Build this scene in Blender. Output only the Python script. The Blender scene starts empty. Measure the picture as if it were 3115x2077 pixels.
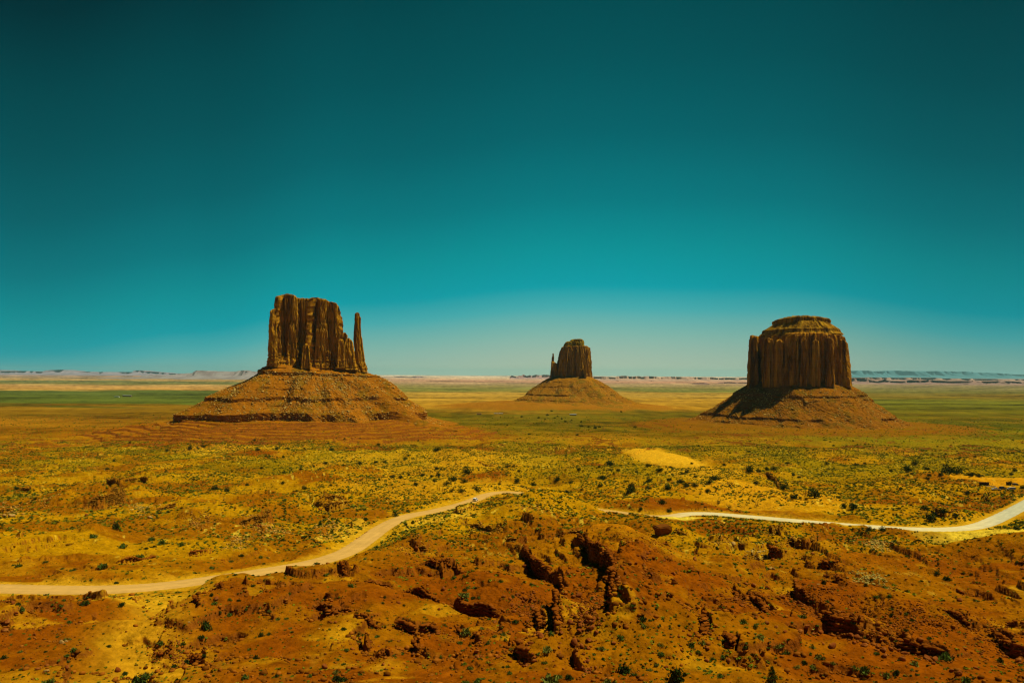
import bpy, bmesh, math, random
import numpy as np
from mathutils import Matrix, Vector

R = math.radians
C = bpy.context.scene.collection
scn = bpy.context.scene
random.seed(7)
rng = np.random.default_rng(7)

# ------------------------------------------------------------------ camera
CAMZ = 122.0
PITCH, ROLL, LENS = 2.35, 0.29, 28.0
cd = bpy.data.cameras.new('camera'); cam = bpy.data.objects.new('camera', cd); C.objects.link(cam)
cd.lens = LENS; cd.sensor_width = 36.0; cd.clip_start = 0.3; cd.clip_end = 200000.0
cmat = Matrix.Translation((0, 0, CAMZ)) @ Matrix.Rotation(R(90 + PITCH), 4, 'X') @ Matrix.Rotation(R(ROLL), 4, 'Z')
cam.matrix_world = cmat
scn.camera = cam
RM = np.array(cmat.to_3x3())
FPX = LENS / 36.0 * 3115.0

# ------------------------------------------------------------------ sun + sky
SUN_AZ, SUN_EL = 83.0, 63.0
sl = bpy.data.lights.new('sun', 'SUN'); sl.energy = 4.6; sl.angle = R(0.53); sl.color = (1.0, 0.90, 0.68)
so = bpy.data.objects.new('sun', sl); C.objects.link(so)
sdir = Vector((math.sin(R(SUN_AZ)) * math.cos(R(SUN_EL)), math.cos(R(SUN_AZ)) * math.cos(R(SUN_EL)), math.sin(R(SUN_EL))))
so.rotation_euler = sdir.to_track_quat('Z', 'Y').to_euler()
so.location = (300, 200, 500)

def s2l(r, g, b):
    f = lambda c: (c / 255 / 12.92) if c / 255 <= 0.04045 else ((c / 255 + 0.055) / 1.055) ** 2.4
    return (f(r), f(g), f(b), 1.0)

w = bpy.data.worlds.new('World'); scn.world = w; w.use_nodes = True
nt = w.node_tree; nt.nodes.clear(); N = nt.nodes.new; L = nt.links.new
out = N('ShaderNodeOutputWorld'); bg = N('ShaderNodeBackground'); L(bg.outputs[0], out.inputs[0])
sky = N('ShaderNodeTexSky'); sky.sky_type = 'NISHITA'; sky.sun_disc = False
sky.sun_elevation = R(SUN_EL); sky.sun_rotation = R(SUN_AZ); sky.altitude = 1600
tc = N('ShaderNodeTexCoord'); sx = N('ShaderNodeSeparateXYZ'); L(tc.outputs['Generated'], sx.inputs[0])
def wm(op, a, b=None, c=None):
    n = N('ShaderNodeMath'); n.operation = op
    for i, v in enumerate((a, b, c)):
        if v is None: continue
        if hasattr(v, 'links'): L(v, n.inputs[i])
        else: n.inputs[i].default_value = v
    return n.outputs[0]
el = wm('ARCSINE', sx.outputs['Z'])                       # elevation, radians
az = wm('ARCTAN2', sx.outputs['X'], sx.outputs['Y'])      # azimuth from +Y towards +X
def az_ramp(pts):
    n = N('ShaderNodeValToRGB'); L(wm('MULTIPLY_ADD', az, 1.0 / R(360), 0.5), n.inputs[0])
    e = n.color_ramp.elements; n.color_ramp.interpolation = 'B_SPLINE' if False else 'EASE'
    while len(e) > 1: e.remove(e[0])
    for i, (a, v) in enumerate(pts):
        k = e[0] if i == 0 else e.new(a / 360 + 0.5)
        k.position = a / 360 + 0.5; k.color = (v, v, v, 1)
    return n.outputs[0]
# the pale belt of air near the horizon is deepest a little right of straight ahead
shift = az_ramp([(-180, 0.4), (-60, 1.0), (-32, 1.0), (-22, 0.62), (-12, 0.22), (4, 0.0), (18, 0.05), (34, 0.45), (70, 0.9), (180, 0.4)])
elc = wm('MULTIPLY_ADD', shift, R(5.0), wm('MULTIPLY', el, wm('MULTIPLY_ADD', shift, 0.30, 1.0)))
ramp = N('ShaderNodeValToRGB'); L(wm('DIVIDE', elc, R(45)), ramp.inputs[0])
SKY = [(-2, (176, 192, 164)), (0.8, (172, 190, 166)), (3.0, (128, 182, 170)), (4.8, (70, 171, 174)), (6.4, (0, 156, 166)),
       (9.0, (0, 144, 150)), (12.5, (0, 120, 128)), (17, (0, 98, 106)), (22, (0, 82, 89)), (27, (0, 70, 76)), (33, (0, 48, 54)), (45, (0, 36, 42))]
e = ramp.color_ramp.elements
while len(e) > 1: e.remove(e[0])
for i, (a, c) in enumerate(SKY):
    k = e[0] if i == 0 else e.new(max(a, 0) / 45)
    k.position = max(a, 0) / 45 ; k.color = s2l(*c)
# sky darkens away from the middle of the view, more to the left
dark = az_ramp([(-180, 0.7), (-50, 0.9), (-32, 0.95), (-12, 0.97), (8, 1.0), (30, 0.80), (60, 0.8), (180, 0.7)])
mx = N('ShaderNodeMix'); mx.data_type = 'RGBA'; mx.blend_type = 'MULTIPLY'; mx.inputs[0].default_value = 1.0
L(ramp.outputs[0], mx.inputs[6]); L(dark, mx.inputs[7])
ns = N('ShaderNodeMix'); ns.data_type = 'RGBA'; ns.blend_type = 'MIX'; ns.inputs[0].default_value = 0.0001
L(mx.outputs[2], ns.inputs[6]); L(sky.outputs[0], ns.inputs[7])
L(ns.outputs[2], bg.inputs[0]); bg.inputs[1].default_value = 1.0

scn.view_settings.view_transform = 'Standard'; scn.view_settings.look = 'None'
scn.view_settings.exposure = 0.0; scn.view_settings.gamma = 1.0
scn.cycles.max_bounces = 4; scn.cycles.diffuse_bounces = 1; scn.cycles.volume_bounces = 1
scn.cycles.use_denoising = True; scn.cycles.denoising_input_passes = 'RGB_ALBEDO_NORMAL'; scn.cycles.pixel_filter_type = 'BLACKMAN_HARRIS'; scn.cycles.filter_width = 1.25
scn.cycles.sample_clamp_indirect = 3.0

# ------------------------------------------------------------------ numpy helpers
def _h(ix, iy, seed):
    n = (ix.astype(np.int64) * 374761393 + iy.astype(np.int64) * 668265263 + seed * 974711) & 0xffffffff
    n = ((n ^ (n >> 13)) * 1274126177) & 0xffffffff
    return (n ^ (n >> 16)) & 255
_GA = np.arange(256) / 256 * 2 * np.pi
_GX, _GY = np.cos(_GA), np.sin(_GA)
def pn(x, y, seed=0):
    x = np.asarray(x, float); y = np.asarray(y, float)
    x0 = np.floor(x); y0 = np.floor(y); fx = x - x0; fy = y - y0
    u = fx * fx * fx * (fx * (fx * 6 - 15) + 10); v = fy * fy * fy * (fy * (fy * 6 - 15) + 10)
    r = []
    for dx in (0, 1):
        for dy in (0, 1):
            g = _h(x0 + dx, y0 + dy, seed)
            r.append(_GX[g] * (fx - dx) + _GY[g] * (fy - dy))
    a = r[0] + (r[2] - r[0]) * u; b = r[1] + (r[3] - r[1]) * u
    return (a + (b - a) * v) * 1.5
def fbm(x, y, seed=0, octv=4, g=0.5):
    s = 0; a = 1.0
    for i in range(octv):
        s = s + a * pn(x * 2 ** i, y * 2 ** i, seed + i * 17); a *= g
    return s
def sstep(a, b, x):
    t = np.clip((x - a) / (b - a), 0, 1); return t * t * (3 - 2 * t)

def mesh(name, co, quads=None, tris=None, smooth=False, mats=(), cols=None, parent=None, pinv=False):
    me = bpy.data.meshes.new(name)
    co = np.ascontiguousarray(co, dtype=np.float32)
    me.vertices.add(len(co)); me.vertices.foreach_set('co', co.ravel())
    fl, ft = [], []
    if quads is not None and len(quads): fl.append(np.asarray(quads).ravel()); ft.append(np.full(len(quads), 4))
    if tris is not None and len(tris): fl.append(np.asarray(tris).ravel()); ft.append(np.full(len(tris), 3))
    fl = np.concatenate(fl).astype(np.int32); ft = np.concatenate(ft).astype(np.int32)
    me.loops.add(len(fl)); me.loops.foreach_set('vertex_index', fl)
    me.polygons.add(len(ft)); me.polygons.foreach_set('loop_start', np.concatenate([[0], np.cumsum(ft)[:-1]]).astype(np.int32))
    try: me.polygons.foreach_set('loop_total', ft)
    except Exception: pass
    if smooth: me.polygons.foreach_set('use_smooth', np.ones(len(ft), dtype=bool))
    me.update(calc_edges=True); me.validate()
    if cols is not None:
        at = me.attributes.new('tint', 'FLOAT_COLOR', 'POINT')
        c4 = np.ones((len(co), 4), np.float32); c4[:, :cols.shape[1]] = cols
        at.data.foreach_set('color', c4.ravel())
    for m in mats: me.materials.append(m)
    o = bpy.data.objects.new(name, me); C.objects.link(o)
    if parent:
        o.parent = parent
        if pinv: o.matrix_parent_inverse = Matrix.Translation(-Vector(parent.location))
    return o
def grid_quads(nr, nc, wrap=False):
    i = np.arange(nr - 1)[:, None]; j = np.arange(nc if wrap else nc - 1)[None, :]
    j2 = (j + 1) % nc
    a = i * nc + j; b = i * nc + j2; c = (i + 1) * nc + j2; d = (i + 1) * nc + j
    return np.stack([a, b, c, d], -1).reshape(-1, 4)
def tag(o, label=None, cat=None, group=None, kind=None):
    if label: o['label'] = label
    if cat: o['category'] = cat
    if group: o['group'] = group
    if kind: o['kind'] = kind
    return o
def empty(name, loc, rz=0.0):
    o = bpy.data.objects.new(name, None); C.objects.link(o); o.location = loc; o.rotation_euler = (0, 0, rz)
    o.empty_display_size = 0.5
    return o

# tiles = enlarged crops of the photo in which features were measured (origin, scale)
TI = {'F': (0, 0, 1.0), 'D': (0, 0, 2352 / 3115), 'L': (0, 1400, 2352 / 1040), 'M': (1040, 1400, 2352 / 1040), 'Q': (2080, 1400, 2352 / 1035),
      'W': (480, 860, 2.45), 'E': (1400, 980, 3.92), 'B': (2100, 930, 3.36), 'S': (2715, 1340, 3.92)}
def T(t, x, y):
    ox, oy, s = TI[t]; return ox + x / s, oy + y / s
def raydir(px, py):
    px = np.asarray(px, float); py = np.asarray(py, float)
    d = np.stack([(px - 1557.5) / FPX, -(py - 1038.5) / FPX, -np.ones_like(px)], -1)
    return d @ RM.T
def project(x, y, z):
    v = (np.stack([x, y, z - CAMZ], -1)) @ RM
    return 1557.5 - v[..., 0] / v[..., 2] * FPX, 1038.5 + v[..., 1] / v[..., 2] * FPX

# ------------------------------------------------------------------ terrain height
_pp = [(-200000, 120.4), (1.5, 120.4), (4, 119), (9, 113), (20, 106), (40, 98), (70, 87.5), (100, 77.5), (145, 66), (200, 58.6), (260, 52.3), (400, 42), (570, 33),
       (900, 15.5), (1150, 6.5), (1350, 2.0), (1650, 0), (3000, -1), (250000, -1)]
_px = np.array([p[0] for p in _pp], float); _pz = np.array([p[1] for p in _pp], float)
_lx = np.linspace(math.log(1.0), math.log(60000), 4000); _lz = np.interp(np.exp(_lx), _px, _pz)
_k = np.hanning(121); _k /= _k.sum(); _lz = np.convolve(np.pad(_lz, 60, mode='edge'), _k, mode='valid')
def profile(y):
    return np.interp(np.log(np.clip(y, 1.0, 60000)), _lx, _lz)

def march(fn, px, py, t0=60.0, t1=7000.0, n=700):
    """where the rays through photo pixels meet the surface z = fn(x, y)"""
    d = raydir(px, py).reshape(-1, 3); d = d / d[:, 1:2]
    ts = np.exp(np.linspace(math.log(t0), math.log(t1), n))
    X = d[:, 0:1] * ts; Y = np.repeat(ts[None], len(d), 0); Z = CAMZ + d[:, 2:3] * ts
    below = Z < fn(X.ravel(), Y.ravel()).reshape(X.shape)
    k = np.where(below.any(1), below.argmax(1), n - 1); k = np.maximum(k, 1)
    a = ts[k - 1]; b = ts[k]
    for _ in range(12):
        m = (a + b) / 2; zz = CAMZ + d[:, 2] * m < fn(d[:, 0] * m, m)
        b = np.where(zz, m, b); a = np.where(zz, a, m)
    return d[:, 0] * b, b
def prof_fn(x, y): return profile(y)

def polydist(x, y, P, Z=None):
    """distance, signed side (left of travel > 0), parameter 0..1 and optional interpolated Z"""
    best = np.full(x.shape, 1e18); side = np.zeros(x.shape); par = np.zeros(x.shape); zz = np.zeros(x.shape)
    seg = np.hypot(*(P[1:] - P[:-1]).T); cum = np.concatenate([[0], np.cumsum(seg)]); tot = cum[-1]
    for i in range(len(P) - 1):
        ax, ay = P[i]; bx, by = P[i + 1]; dx, dy = bx - ax, by - ay; l2 = dx * dx + dy * dy + 1e-9
        t = np.clip(((x - ax) * dx + (y - ay) * dy) / l2, 0, 1)
        qx = ax + t * dx; qy = ay + t * dy; d2 = (x - qx) ** 2 + (y - qy) ** 2
        m = d2 < best
        best = np.where(m, d2, best); side = np.where(m, np.sign(dx * (y - ay) - dy * (x - ax)), side)
        par = np.where(m, (cum[i] + t * seg[i]) / tot, par)
        if Z is not None: zz = np.where(m, Z[i] + t * (Z[i + 1] - Z[i]), zz)
    return np.sqrt(best), side, par, zz

# hills and spurs: crest line in the photo (D = whole-photo crop), height m, half width m
RIDGE = [
    ('D', [(505, 1358), (545, 1358)], 2.0, 7), ('D', [(735, 1350), (870, 1285), (1050, 1225), (1130, 1250)], 2.2, 15),
    ('D', [(1185, 1205), (1235, 1185), (1275, 1182)], 8.0, 20), ('D', [(1230, 1250), (1330, 1262), (1400, 1275), (1440, 1350), (1450, 1440), (1430, 1560)], 5.0, 20),
    ('D', [(1805, 1245), (1850, 1275), (1900, 1300)], 1.6, 13), ('D', [(1720, 1560), (1850, 1545), (2040, 1570)], 3.5, 16),
    ('D', [(2210, 1280), (2300, 1285), (2420, 1300)], 5.0, 15), ('D', [(1900, 1440), (1990, 1430), (2080, 1460)], 3.0, 14),
    ('D', [(895, 1215), (945, 1202)], 3.0, 9), ('D', [(1040, 1180), (1090, 1190)], 1.6, 10), ('D', [(1560, 1430), (1640, 1440), (1720, 1500)], 3.0, 14),
    ('D', [(640, 1440), (760, 1420), (860, 1440)], 3.0, 16), ('D', [(380, 1470), (480, 1420), (600, 1400)], 2.6, 15),
    ('D', [(1100, 1380), (1190, 1400)], 2.2, 14), ('D', [(1460, 1215), (1560, 1235)], 2.4, 14), ('D', [(1660, 1270), (1720, 1330)], 2.5, 14),
    ('D', [(60, 1260), (200, 1245)], 3.0, 14), ('D', [(480, 1200), (640, 1175), (700, 1160)], 4.0, 22), ('D', [(150, 1170), (300, 1140)], 4.0, 22),
    ('D', [(700, 1110), (860, 1090)], 4.0, 30), ('D', [(1600, 1135), (1760, 1120), (1880, 1150)], 4.0, 26), ('D', [(1440, 1062), (1585, 1072)], 7.0, 24),
    ('D', [(2050, 1110), (2200, 1095)], 3.5, 30), ('D', [(1340, 1110), (1440, 1085)], 3.5, 30), ('D', [(0, 1420), (120, 1430)], 0.8, 10)]
GULLY = [('D', [(420, 1370), (360, 1420), (320, 1490), (300, 1600)], 2.2, 8), ('D', [(1690, 1560), (1660, 1500), (1640, 1460)], 2.0, 6),
         ('D', [(1700, 1280), (1790, 1360), (1880, 1400)], 3.0, 10), ('D', [(2150, 1240), (2200, 1290), (2260, 1380)], 2.4, 9),
         ('D', [(1340, 1480), (1360, 1400), (1370, 1330)], 1.8, 6), ('D', [(720, 1250), (640, 1290), (560, 1300)], 2.0, 9)]
def _unp(fn, t, pts):
    a = np.array([T(t, *p) for p in pts]); X, Y = march(fn, a[:, 0], a[:, 1]); return np.stack([X, Y], -1)
RIDGE_W = [(_unp(prof_fn, t, p), h, wd) for t, p, h, wd in RIDGE]
GULLY_W = [(_unp(prof_fn, t, p), h, wd) for t, p, h, wd in GULLY]

POST_W = [(_unp(prof_fn, 'D', [(1212, 1148), (1262, 1153), (1305, 1164)]), 5.0, 9), (_unp(prof_fn, 'D', [(500, 1352), (550, 1350)]), 2.0, 5), (_unp(prof_fn, 'D', [(905, 1216), (945, 1208)]), 2.6, 7)]
ROAD_PX = [(-160, 1350), (-60, 1350), (0, 1350), (100, 1352.5), (200, 1353), (300, 1350), (400, 1341), (500, 1327), (600, 1312), (700, 1295), (760, 1280), (805, 1262), (845, 1235), (885, 1207), (935, 1185),
           (1000, 1172), (1060, 1157), (1092, 1146), (1120, 1135), (1150, 1130), (1185, 1131), (1240, 1139), (1300, 1155), (1350, 1167), (1400, 1174), (1450, 1180), (1500, 1186), (1540, 1185),
           (1580, 1179.5), (1630, 1179), (1700, 1184), (1800, 1192.5), (1900, 1201), (2000, 1208.5), (2100, 1214), (2190, 1214), (2250, 1206), (2300, 1186), (2350, 1160), (2400, 1132), (2450, 1110)]
ra = np.array([T('D', *p) for p in ROAD_PX]); rx_, ry_ = march(prof_fn, ra[:, 0], ra[:, 1])
def catmull(P, n=10):
    P = np.vstack([2 * P[0] - P[1], P, 2 * P[-1] - P[-2]]); o = []
    for i in range(1, len(P) - 2):
        for t in np.linspace(0, 1, n, endpoint=False):
            o.append(0.5 * ((2 * P[i]) + (-P[i - 1] + P[i + 1]) * t + (2 * P[i - 1] - 5 * P[i] + 4 * P[i + 1] - P[i + 2]) * t * t + (-P[i - 1] + 3 * P[i] - 3 * P[i + 1] + P[i + 2]) * t ** 3))
    o.append(P[-2]); return np.array(o)
ROAD = catmull(np.stack([rx_, ry_], -1), 10)
ROAD_Z = profile(ROAD[:, 1]); ROAD_C = ROAD[::3]; ROAD_CZ = ROAD_Z[::3]
ROAD_HW = 5.4

# the three buttes: radial distance and photo column of their axis
def axis(pxD, dist):
    d = raydir(*T('D', pxD, 1000)); d = np.array([d[0], d[1]]); d /= np.hypot(*d); return d * dist
BW = axis(720, 1750); BE = axis(1311, 3100); BB = axis(1833, 2050)

LEDGE = [  # tile, line in the crop (high ground on the far side), height in crop pixels
    ('M', [(795, 432), (870, 455), (960, 495), (1040, 500), (1135, 525)], 20), ('M', [(550, 745), (610, 770), (640, 792), (770, 780), (860, 820), (940, 855)], 42),
    ('M', [(1190, 635), (1270, 655), (1272, 720), (1330, 770), (1420, 790), (1480, 840), (1520, 890), (1540, 960), (1510, 1010)], 55),
    ('M', [(1600, 635), (1700, 680), (1760, 740), (1830, 800), (1910, 860)], 55), ('M', [(1770, 975), (1850, 1010), (1895, 1070), (1880, 1120), (1850, 1190)], 60),
    ('M', [(340, 965), (430, 960), (560, 980), (640, 1010), (690, 1035)], 42), ('M', [(5, 905), (100, 905), (190, 905), (260, 905), (360, 915)], 38),
    ('M', [(800, 1000), (870, 1030), (960, 1030), (1070, 1050)], 45), ('M', [(355, 1160), (440, 1180), (520, 1215), (600, 1200), (700, 1235)], 45),
    ('M', [(1400, 1060), (1460, 1110), (1505, 1170), (1500, 1260), (1465, 1320)], 62), ('M', [(175, 1305), (215, 1365)], 50), ('M', [(225, 1375), (300, 1400), (325, 1480)], 50),
    ('M', [(500, 1350), (540, 1400), (555, 1460)], 45), ('M', [(1225, 1395), (1250, 1450), (1310, 1490)], 45), ('M', [(1635, 1390), (1690, 1460), (1725, 1525)], 50),
    ('M', [(95, 1140), (190, 1165), (285, 1188)], 22), ('M', [(-30, 790), (45, 850)], 18), ('M', [(-40, 1085), (95, 1085)], 25), ('M', [(475, 595), (540, 630), (605, 645)], 32),
    ('M', [(1260, 430), (1335, 465)], 30), ('M', [(1440, 575), (1560, 550), (1620, 520), (1655, 485)], 28), ('M', [(1120, 600), (1190, 590), (1260, 560)], 24),
    ('M', [(920, 1300), (960, 1340)], 40), ('M', [(790, 1215), (870, 1260)], 24), ('M', [(1330, 1190), (1400, 1230)], 40), ('M', [(2170, 610), (2250, 640)], 36), ('M', [(1900, 1130), (1990, 1160)], 30),
    ('Q', [(610, 485), (650, 530), (680, 570), (735, 575)], 28), ('Q', [(695, 618), (770, 595), (810, 645), (850, 655), (905, 628)], 48), ('Q', [(595, 665), (640, 700), (685, 722)], 46),
    ('Q', [(950, 765), (1000, 790), (1065, 780)], 38), ('Q', [(1060, 875), (1110, 905)], 34), ('Q', [(805, 480), (845, 505)], 24),
    ('Q', [(340, 955), (420, 1030), (540, 1120), (700, 1185)], 34), ('Q', [(750, 980), (800, 1030), (900, 1090), (1010, 1135)], 38),
    ('Q', [(740, 1165), (900, 1195), (1010, 1275), (1250, 1285), (1400, 1300), (1500, 1340)], 40), ('Q', [(1480, 1330), (1620, 1370), (1740, 1400), (1870, 1470)], 60), ('Q', [(2140, 1285), (2230, 1340), (2300, 1385), (2420, 1400)], 46),
    ('Q', [(175, 1220), (150, 1320), (110, 1460)], 40), ('Q', [(290, 1360), (330, 1400), (345, 1480)], 36), ('Q', [(1060, 1335), (1180, 1345)], 16), ('Q', [(1700, 1245), (1800, 1235)], 14),
    ('Q', [(370, 610), (430, 630)], 30), ('Q', [(560, 110), (640, 140), (660, 160)], 20), ('Q', [(520, 275), (650, 280)], 10), ('Q', [(1800, 1130), (1900, 1190), (1990, 1240)], 26), ('Q', [(2250, 1120), (2352, 1180)], 26),
    ('Q', [(1730, 390), (1800, 410), (1870, 405)], 30), ('Q', [(-60, 530), (30, 560)], 20), ('Q', [(1880, 960), (1950, 975)], 22), ('Q', [(2270, 740), (2370, 730)], 40),
    ('L', [(575, 372), (720, 342), (860, 288)], 55), ('L', [(750, 300), (865, 258)], 28), ('L', [(1630, 478), (1760, 450), (1870, 412)], 48), ('L', [(735, 152), (800, 190), (860, 185), (960, 165)], 32),
    ('L', [(965, 180), (1020, 190)], 26), ('L', [(145, 230), (225, 235)], 26), ('L', [(2140, 325), (2300, 340), (2400, 325)], 40), ('L', [(2105, 235), (2250, 250), (2380, 290)], 26),
    ('L', [(645, 782), (735, 770)], 20), ('L', [(785, 752), (970, 722), (1110, 660)], 24), ('L', [(1065, 402), (1215, 368)], 28), ('L', [(1070, 1392), (1185, 1365)], 32), ('L', [(1315, 1380), (1375, 1412)], 34),
    ('L', [(2140, 1030), (2240, 1060), (2275, 1112), (2365, 1100)], 48), ('L', [(1335, 1048), (1405, 1082)], 32), ('L', [(1455, 945), (1555, 965)], 22), ('L', [(225, 1270), (295, 1265)], 20),
    ('L', [(0, 395), (110, 385)], 18), ('L', [(1290, 700), (1460, 650)], 18), ('L', [(1010, 262), (1140, 262)], 26), ('L', [(-20, 1185), (70, 1180)], 26), ('L', [(1240, 1475), (1330, 1440)], 30),
    ('L', [(220, 90), (500, 92)], 8), ('L', [(1600, 225), (1840, 200)], 10), ('L', [(300, 620), (520, 610)], 10), ('L', [(0, 980), (130, 1000)], 16), ('L', [(1740, 480), (1860, 520)], 14),
    ('D', [(1430, 1060), (1500, 1030), (1530, 1032)], 3), ('D', [(1060, 1065), (1180, 1080)], 4), ('D', [(60, 1075), (260, 1070)], 4), ('D', [(700, 1165), (800, 1160)], 8), ('D', [(1740, 1100), (1800, 1105)], 6)]

def spurs(x, y):
    z = np.zeros(x.shape)
    for P, h, wd in RIDGE_W:
        m = (np.abs(x - P[:, 0].mean()) < np.ptp(P[:, 0]) / 2 + 4 * wd) & (np.abs(y - P[:, 1].mean()) < np.ptp(P[:, 1]) / 2 + 4 * wd)
        if not m.any(): continue
        d, _, _, _ = polydist(x[m], y[m], P); h = h * (1.9 if P[:, 1].mean() < 420 else 1.35); z[m] = np.maximum(z[m], h * np.exp(-(d / wd) ** 2)) * 0.55 + (z[m] + h * np.exp(-(d / wd) ** 2)) * 0.45
    for P, h, wd in GULLY_W:
        m = (np.abs(x - P[:, 0].mean()) < np.ptp(P[:, 0]) / 2 + 4 * wd) & (np.abs(y - P[:, 1].mean()) < np.ptp(P[:, 1]) / 2 + 4 * wd)
        if not m.any(): continue
        d, _, _, _ = polydist(x[m], y[m], P); z[m] -= 1.4 * h * np.exp(-(d / wd) ** 2)
    return z
def h0(x, y):
    x = np.asarray(x, float); y = np.asarray(y, float)
    return profile(y) + spurs(x, y)
LEDGE_W = []
for t, p, hp in LEDGE:
    P = _unp(h0, t, p)
    # guard against jumps over crests
    pa_ = np.array(p, float); v_ = pa_[-1] - pa_[0]; hp = hp * (1 + 0.42 * abs(v_[1]) / (np.hypot(*v_) + 1e-6))
    D = P[:, 1].mean(); LEDGE_W.append((P, min(hp / TI[t][2] / FPX * np.hypot(*P.mean(0)) * 1.12, 8.0, 0.34 * np.hypot(*(P[1:] - P[:-1]).T).sum())))

_c = np.array(T('D', 1515, 1058)); _X, _Y = march(prof_fn, [_c[0], _c[0] + 72 * 1.3244, _c[0], _c[0]], [_c[1], _c[1], _c[1] - 24 * 1.3244, _c[1] + 24 * 1.3244]); KN = (_X[0], _Y[0], abs(_X[1] - _X[0]), 0.5 * abs(_Y[2] - _Y[3]))
def ellip(x, y, c, rx, ry, rot=0.0):
    ca, sa = math.cos(rot), math.sin(rot); dx, dy = x - c[0], y - c[1]
    return np.hypot((dx * ca + dy * sa) / rx, (-dx * sa + dy * ca) / ry)
def terr(z, step, sharp):
    k = np.floor(z / step); f = z / step - k
    return (k + np.clip((f - 0.5) * sharp + 0.5, 0, 1)) * step
def height(x, y, ledges=True):
    x = np.asarray(x, float); y = np.asarray(y, float)
    r = np.hypot(x, y)
    z = h0(x, y)
    near = sstep(2, 60, y)
    n1 = fbm(x / 130, y / 130, 3, 4) * 7.5 * sstep(350, 700, y) * (1 - 0.75 * sstep(1100, 1700, y))
    rid = 1 - 2 * np.abs(pn(x / 46 + 0.35 * pn(x / 30, y / 30, 71), y / 60, 11))
    n2 = rid * 3.0 * near * (1 - sstep(350, 800, y) * 0.3) * (1 - sstep(1300, 2000, y))
    rid2 = 1 - 2 * np.abs(pn((x + y * 0.4) / 15, (y - x * 0.3) / 21, 12))
    n3 = (rid2 * 0.7 + fbm(x / 9, y / 9, 21, 3) * 0.55) * near * (1 - sstep(900, 1500, y))
    n4 = fbm(x / 2.3, y / 2.3, 31, 2) * 0.15 * near * (1 - sstep(300, 600, y))
    z = z + n1 + n2 + n3 + n4
    # thin bedded steps in the slopes
    m = near * (1 - sstep(1400, 2200, y)) * np.maximum(sstep(-0.3, 0.2, pn(x / 90, y / 90, 41)), 0.8 * (1 - sstep(250, 380, y)))
    st = 2.7; warp = 1.8 * pn(x / 45, y / 45, 47) + 0.5 * pn(x / 9, y / 9, 43) + 0.16 * pn(x / 2.5, y / 3.2, 44)
    zz = z + warp; mm = m * sstep(-0.35, 0.1, pn(x / 38, y / 38, 45)) * sstep(2, 60, y)
    z = z + (terr(zz, st, 11.0) - zz) * 0.85 * mm
    st = 0.8; zz = z + warp * 0.5; z = z + (terr(zz, st, 8.0) - zz) * 0.7 * near * sstep(0.05, 0.4, pn(x / 26, y / 26, 46)) * (1 - sstep(700, 1100, y))
    # foot of the left butte: broad bedded pedestal
    rho = ellip(x, y, BW + np.array([-20.0, -60.0]), 410, 310, 0.08) + 0.07 * pn(x / 120, y / 120, 51) + 0.02 * pn(x / 25, y / 25, 52)
    ped = 27 * np.clip(1.0 - rho, 0, 0.5) * 2.0
    ped2 = terr(ped, 3.9, 9.0)
    z = z + ped * 0.12 + ped2 * 0.88
    for c, rx, ry, hh, sd in ((BE + np.array([-60., -50]), 480, 400, 34, 61), (BB + np.array([0., -20]), 440, 400, 24, 65)):
        rho = ellip(x, y, c, rx, ry) + 0.09 * pn(x / 120, y / 120, sd)
        ped = hh * np.clip(1 - rho, 0, 0.6); z = z + ped * 0.35 + terr(ped, 3.2, 5.0) * 0.65
    z = z + fbm(x / 900, y / 900, 81, 3) * 6 * sstep(2500, 6000, y)
    rk = np.hypot((x - KN[0]) / KN[2], (y - KN[1]) / KN[3]) + 0.12 * pn(x / 30, y / 30, 66); kk = sstep(1.15, 0.8, rk); z = z * (1 - kk) + (profile(y) + 3 + 5 * np.clip(1 - rk ** 2, 0, 1) + 1.1 * fbm(x / 16, y / 16, 67, 4)) * kk
    if ledges:
        for k, (P, H) in enumerate(LEDGE_W):
            pad = 45 + 10 * H
            m = (x > P[:, 0].min() - pad) & (x < P[:, 0].max() + pad) & (y > P[:, 1].min() - pad) & (y < P[:, 1].max() + pad)
            if not m.any(): continue
            xs, ys = x[m], y[m]
            wx = xs + 2.2 * pn(xs / 11, ys / 14, 90) + 0.5 * pn(xs / 2.6, ys / 3.5, 91); wy = ys + 3.0 * pn(xs / 12, ys / 15, 92) + 0.9 * pn(xs / 3.4, ys / 4.5, 93)
            d, s, u, _ = polydist(wx, wy, P); sd = d * s
            tp = np.clip(np.minimum(u / 0.12, (1 - u) / 0.12), 0, 1) ** 0.6 * sstep(-6 * H - 25, 0, -np.abs(np.where(sd > 0, 0, sd))) * (1.0 + 0.35 * pn(xs / 9, ys / 9, 95))
            fw = 0.16 * H + 0.1
            up = H * 0.72 * sstep(-fw, 0, sd) * np.exp(-np.maximum(sd, 0) / (7.0 * H + 8)) * (1 + 0.12 * pn(xs / 1.5, ys / 1.5, 96))
            dn = -H * 0.62 * (1 - sstep(-fw, 0, sd)) * np.exp(np.minimum(sd, 0) / (1.6 * H + 1.5))
            z[m] += (up + dn) * tp * np.exp(-(np.maximum(d - 9 * H - 12, 0) / 12) ** 2)
    # graded corridor of the dirt road
    m = (y > 150) & (y < 1000) & (np.abs(x) < 900)
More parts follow.
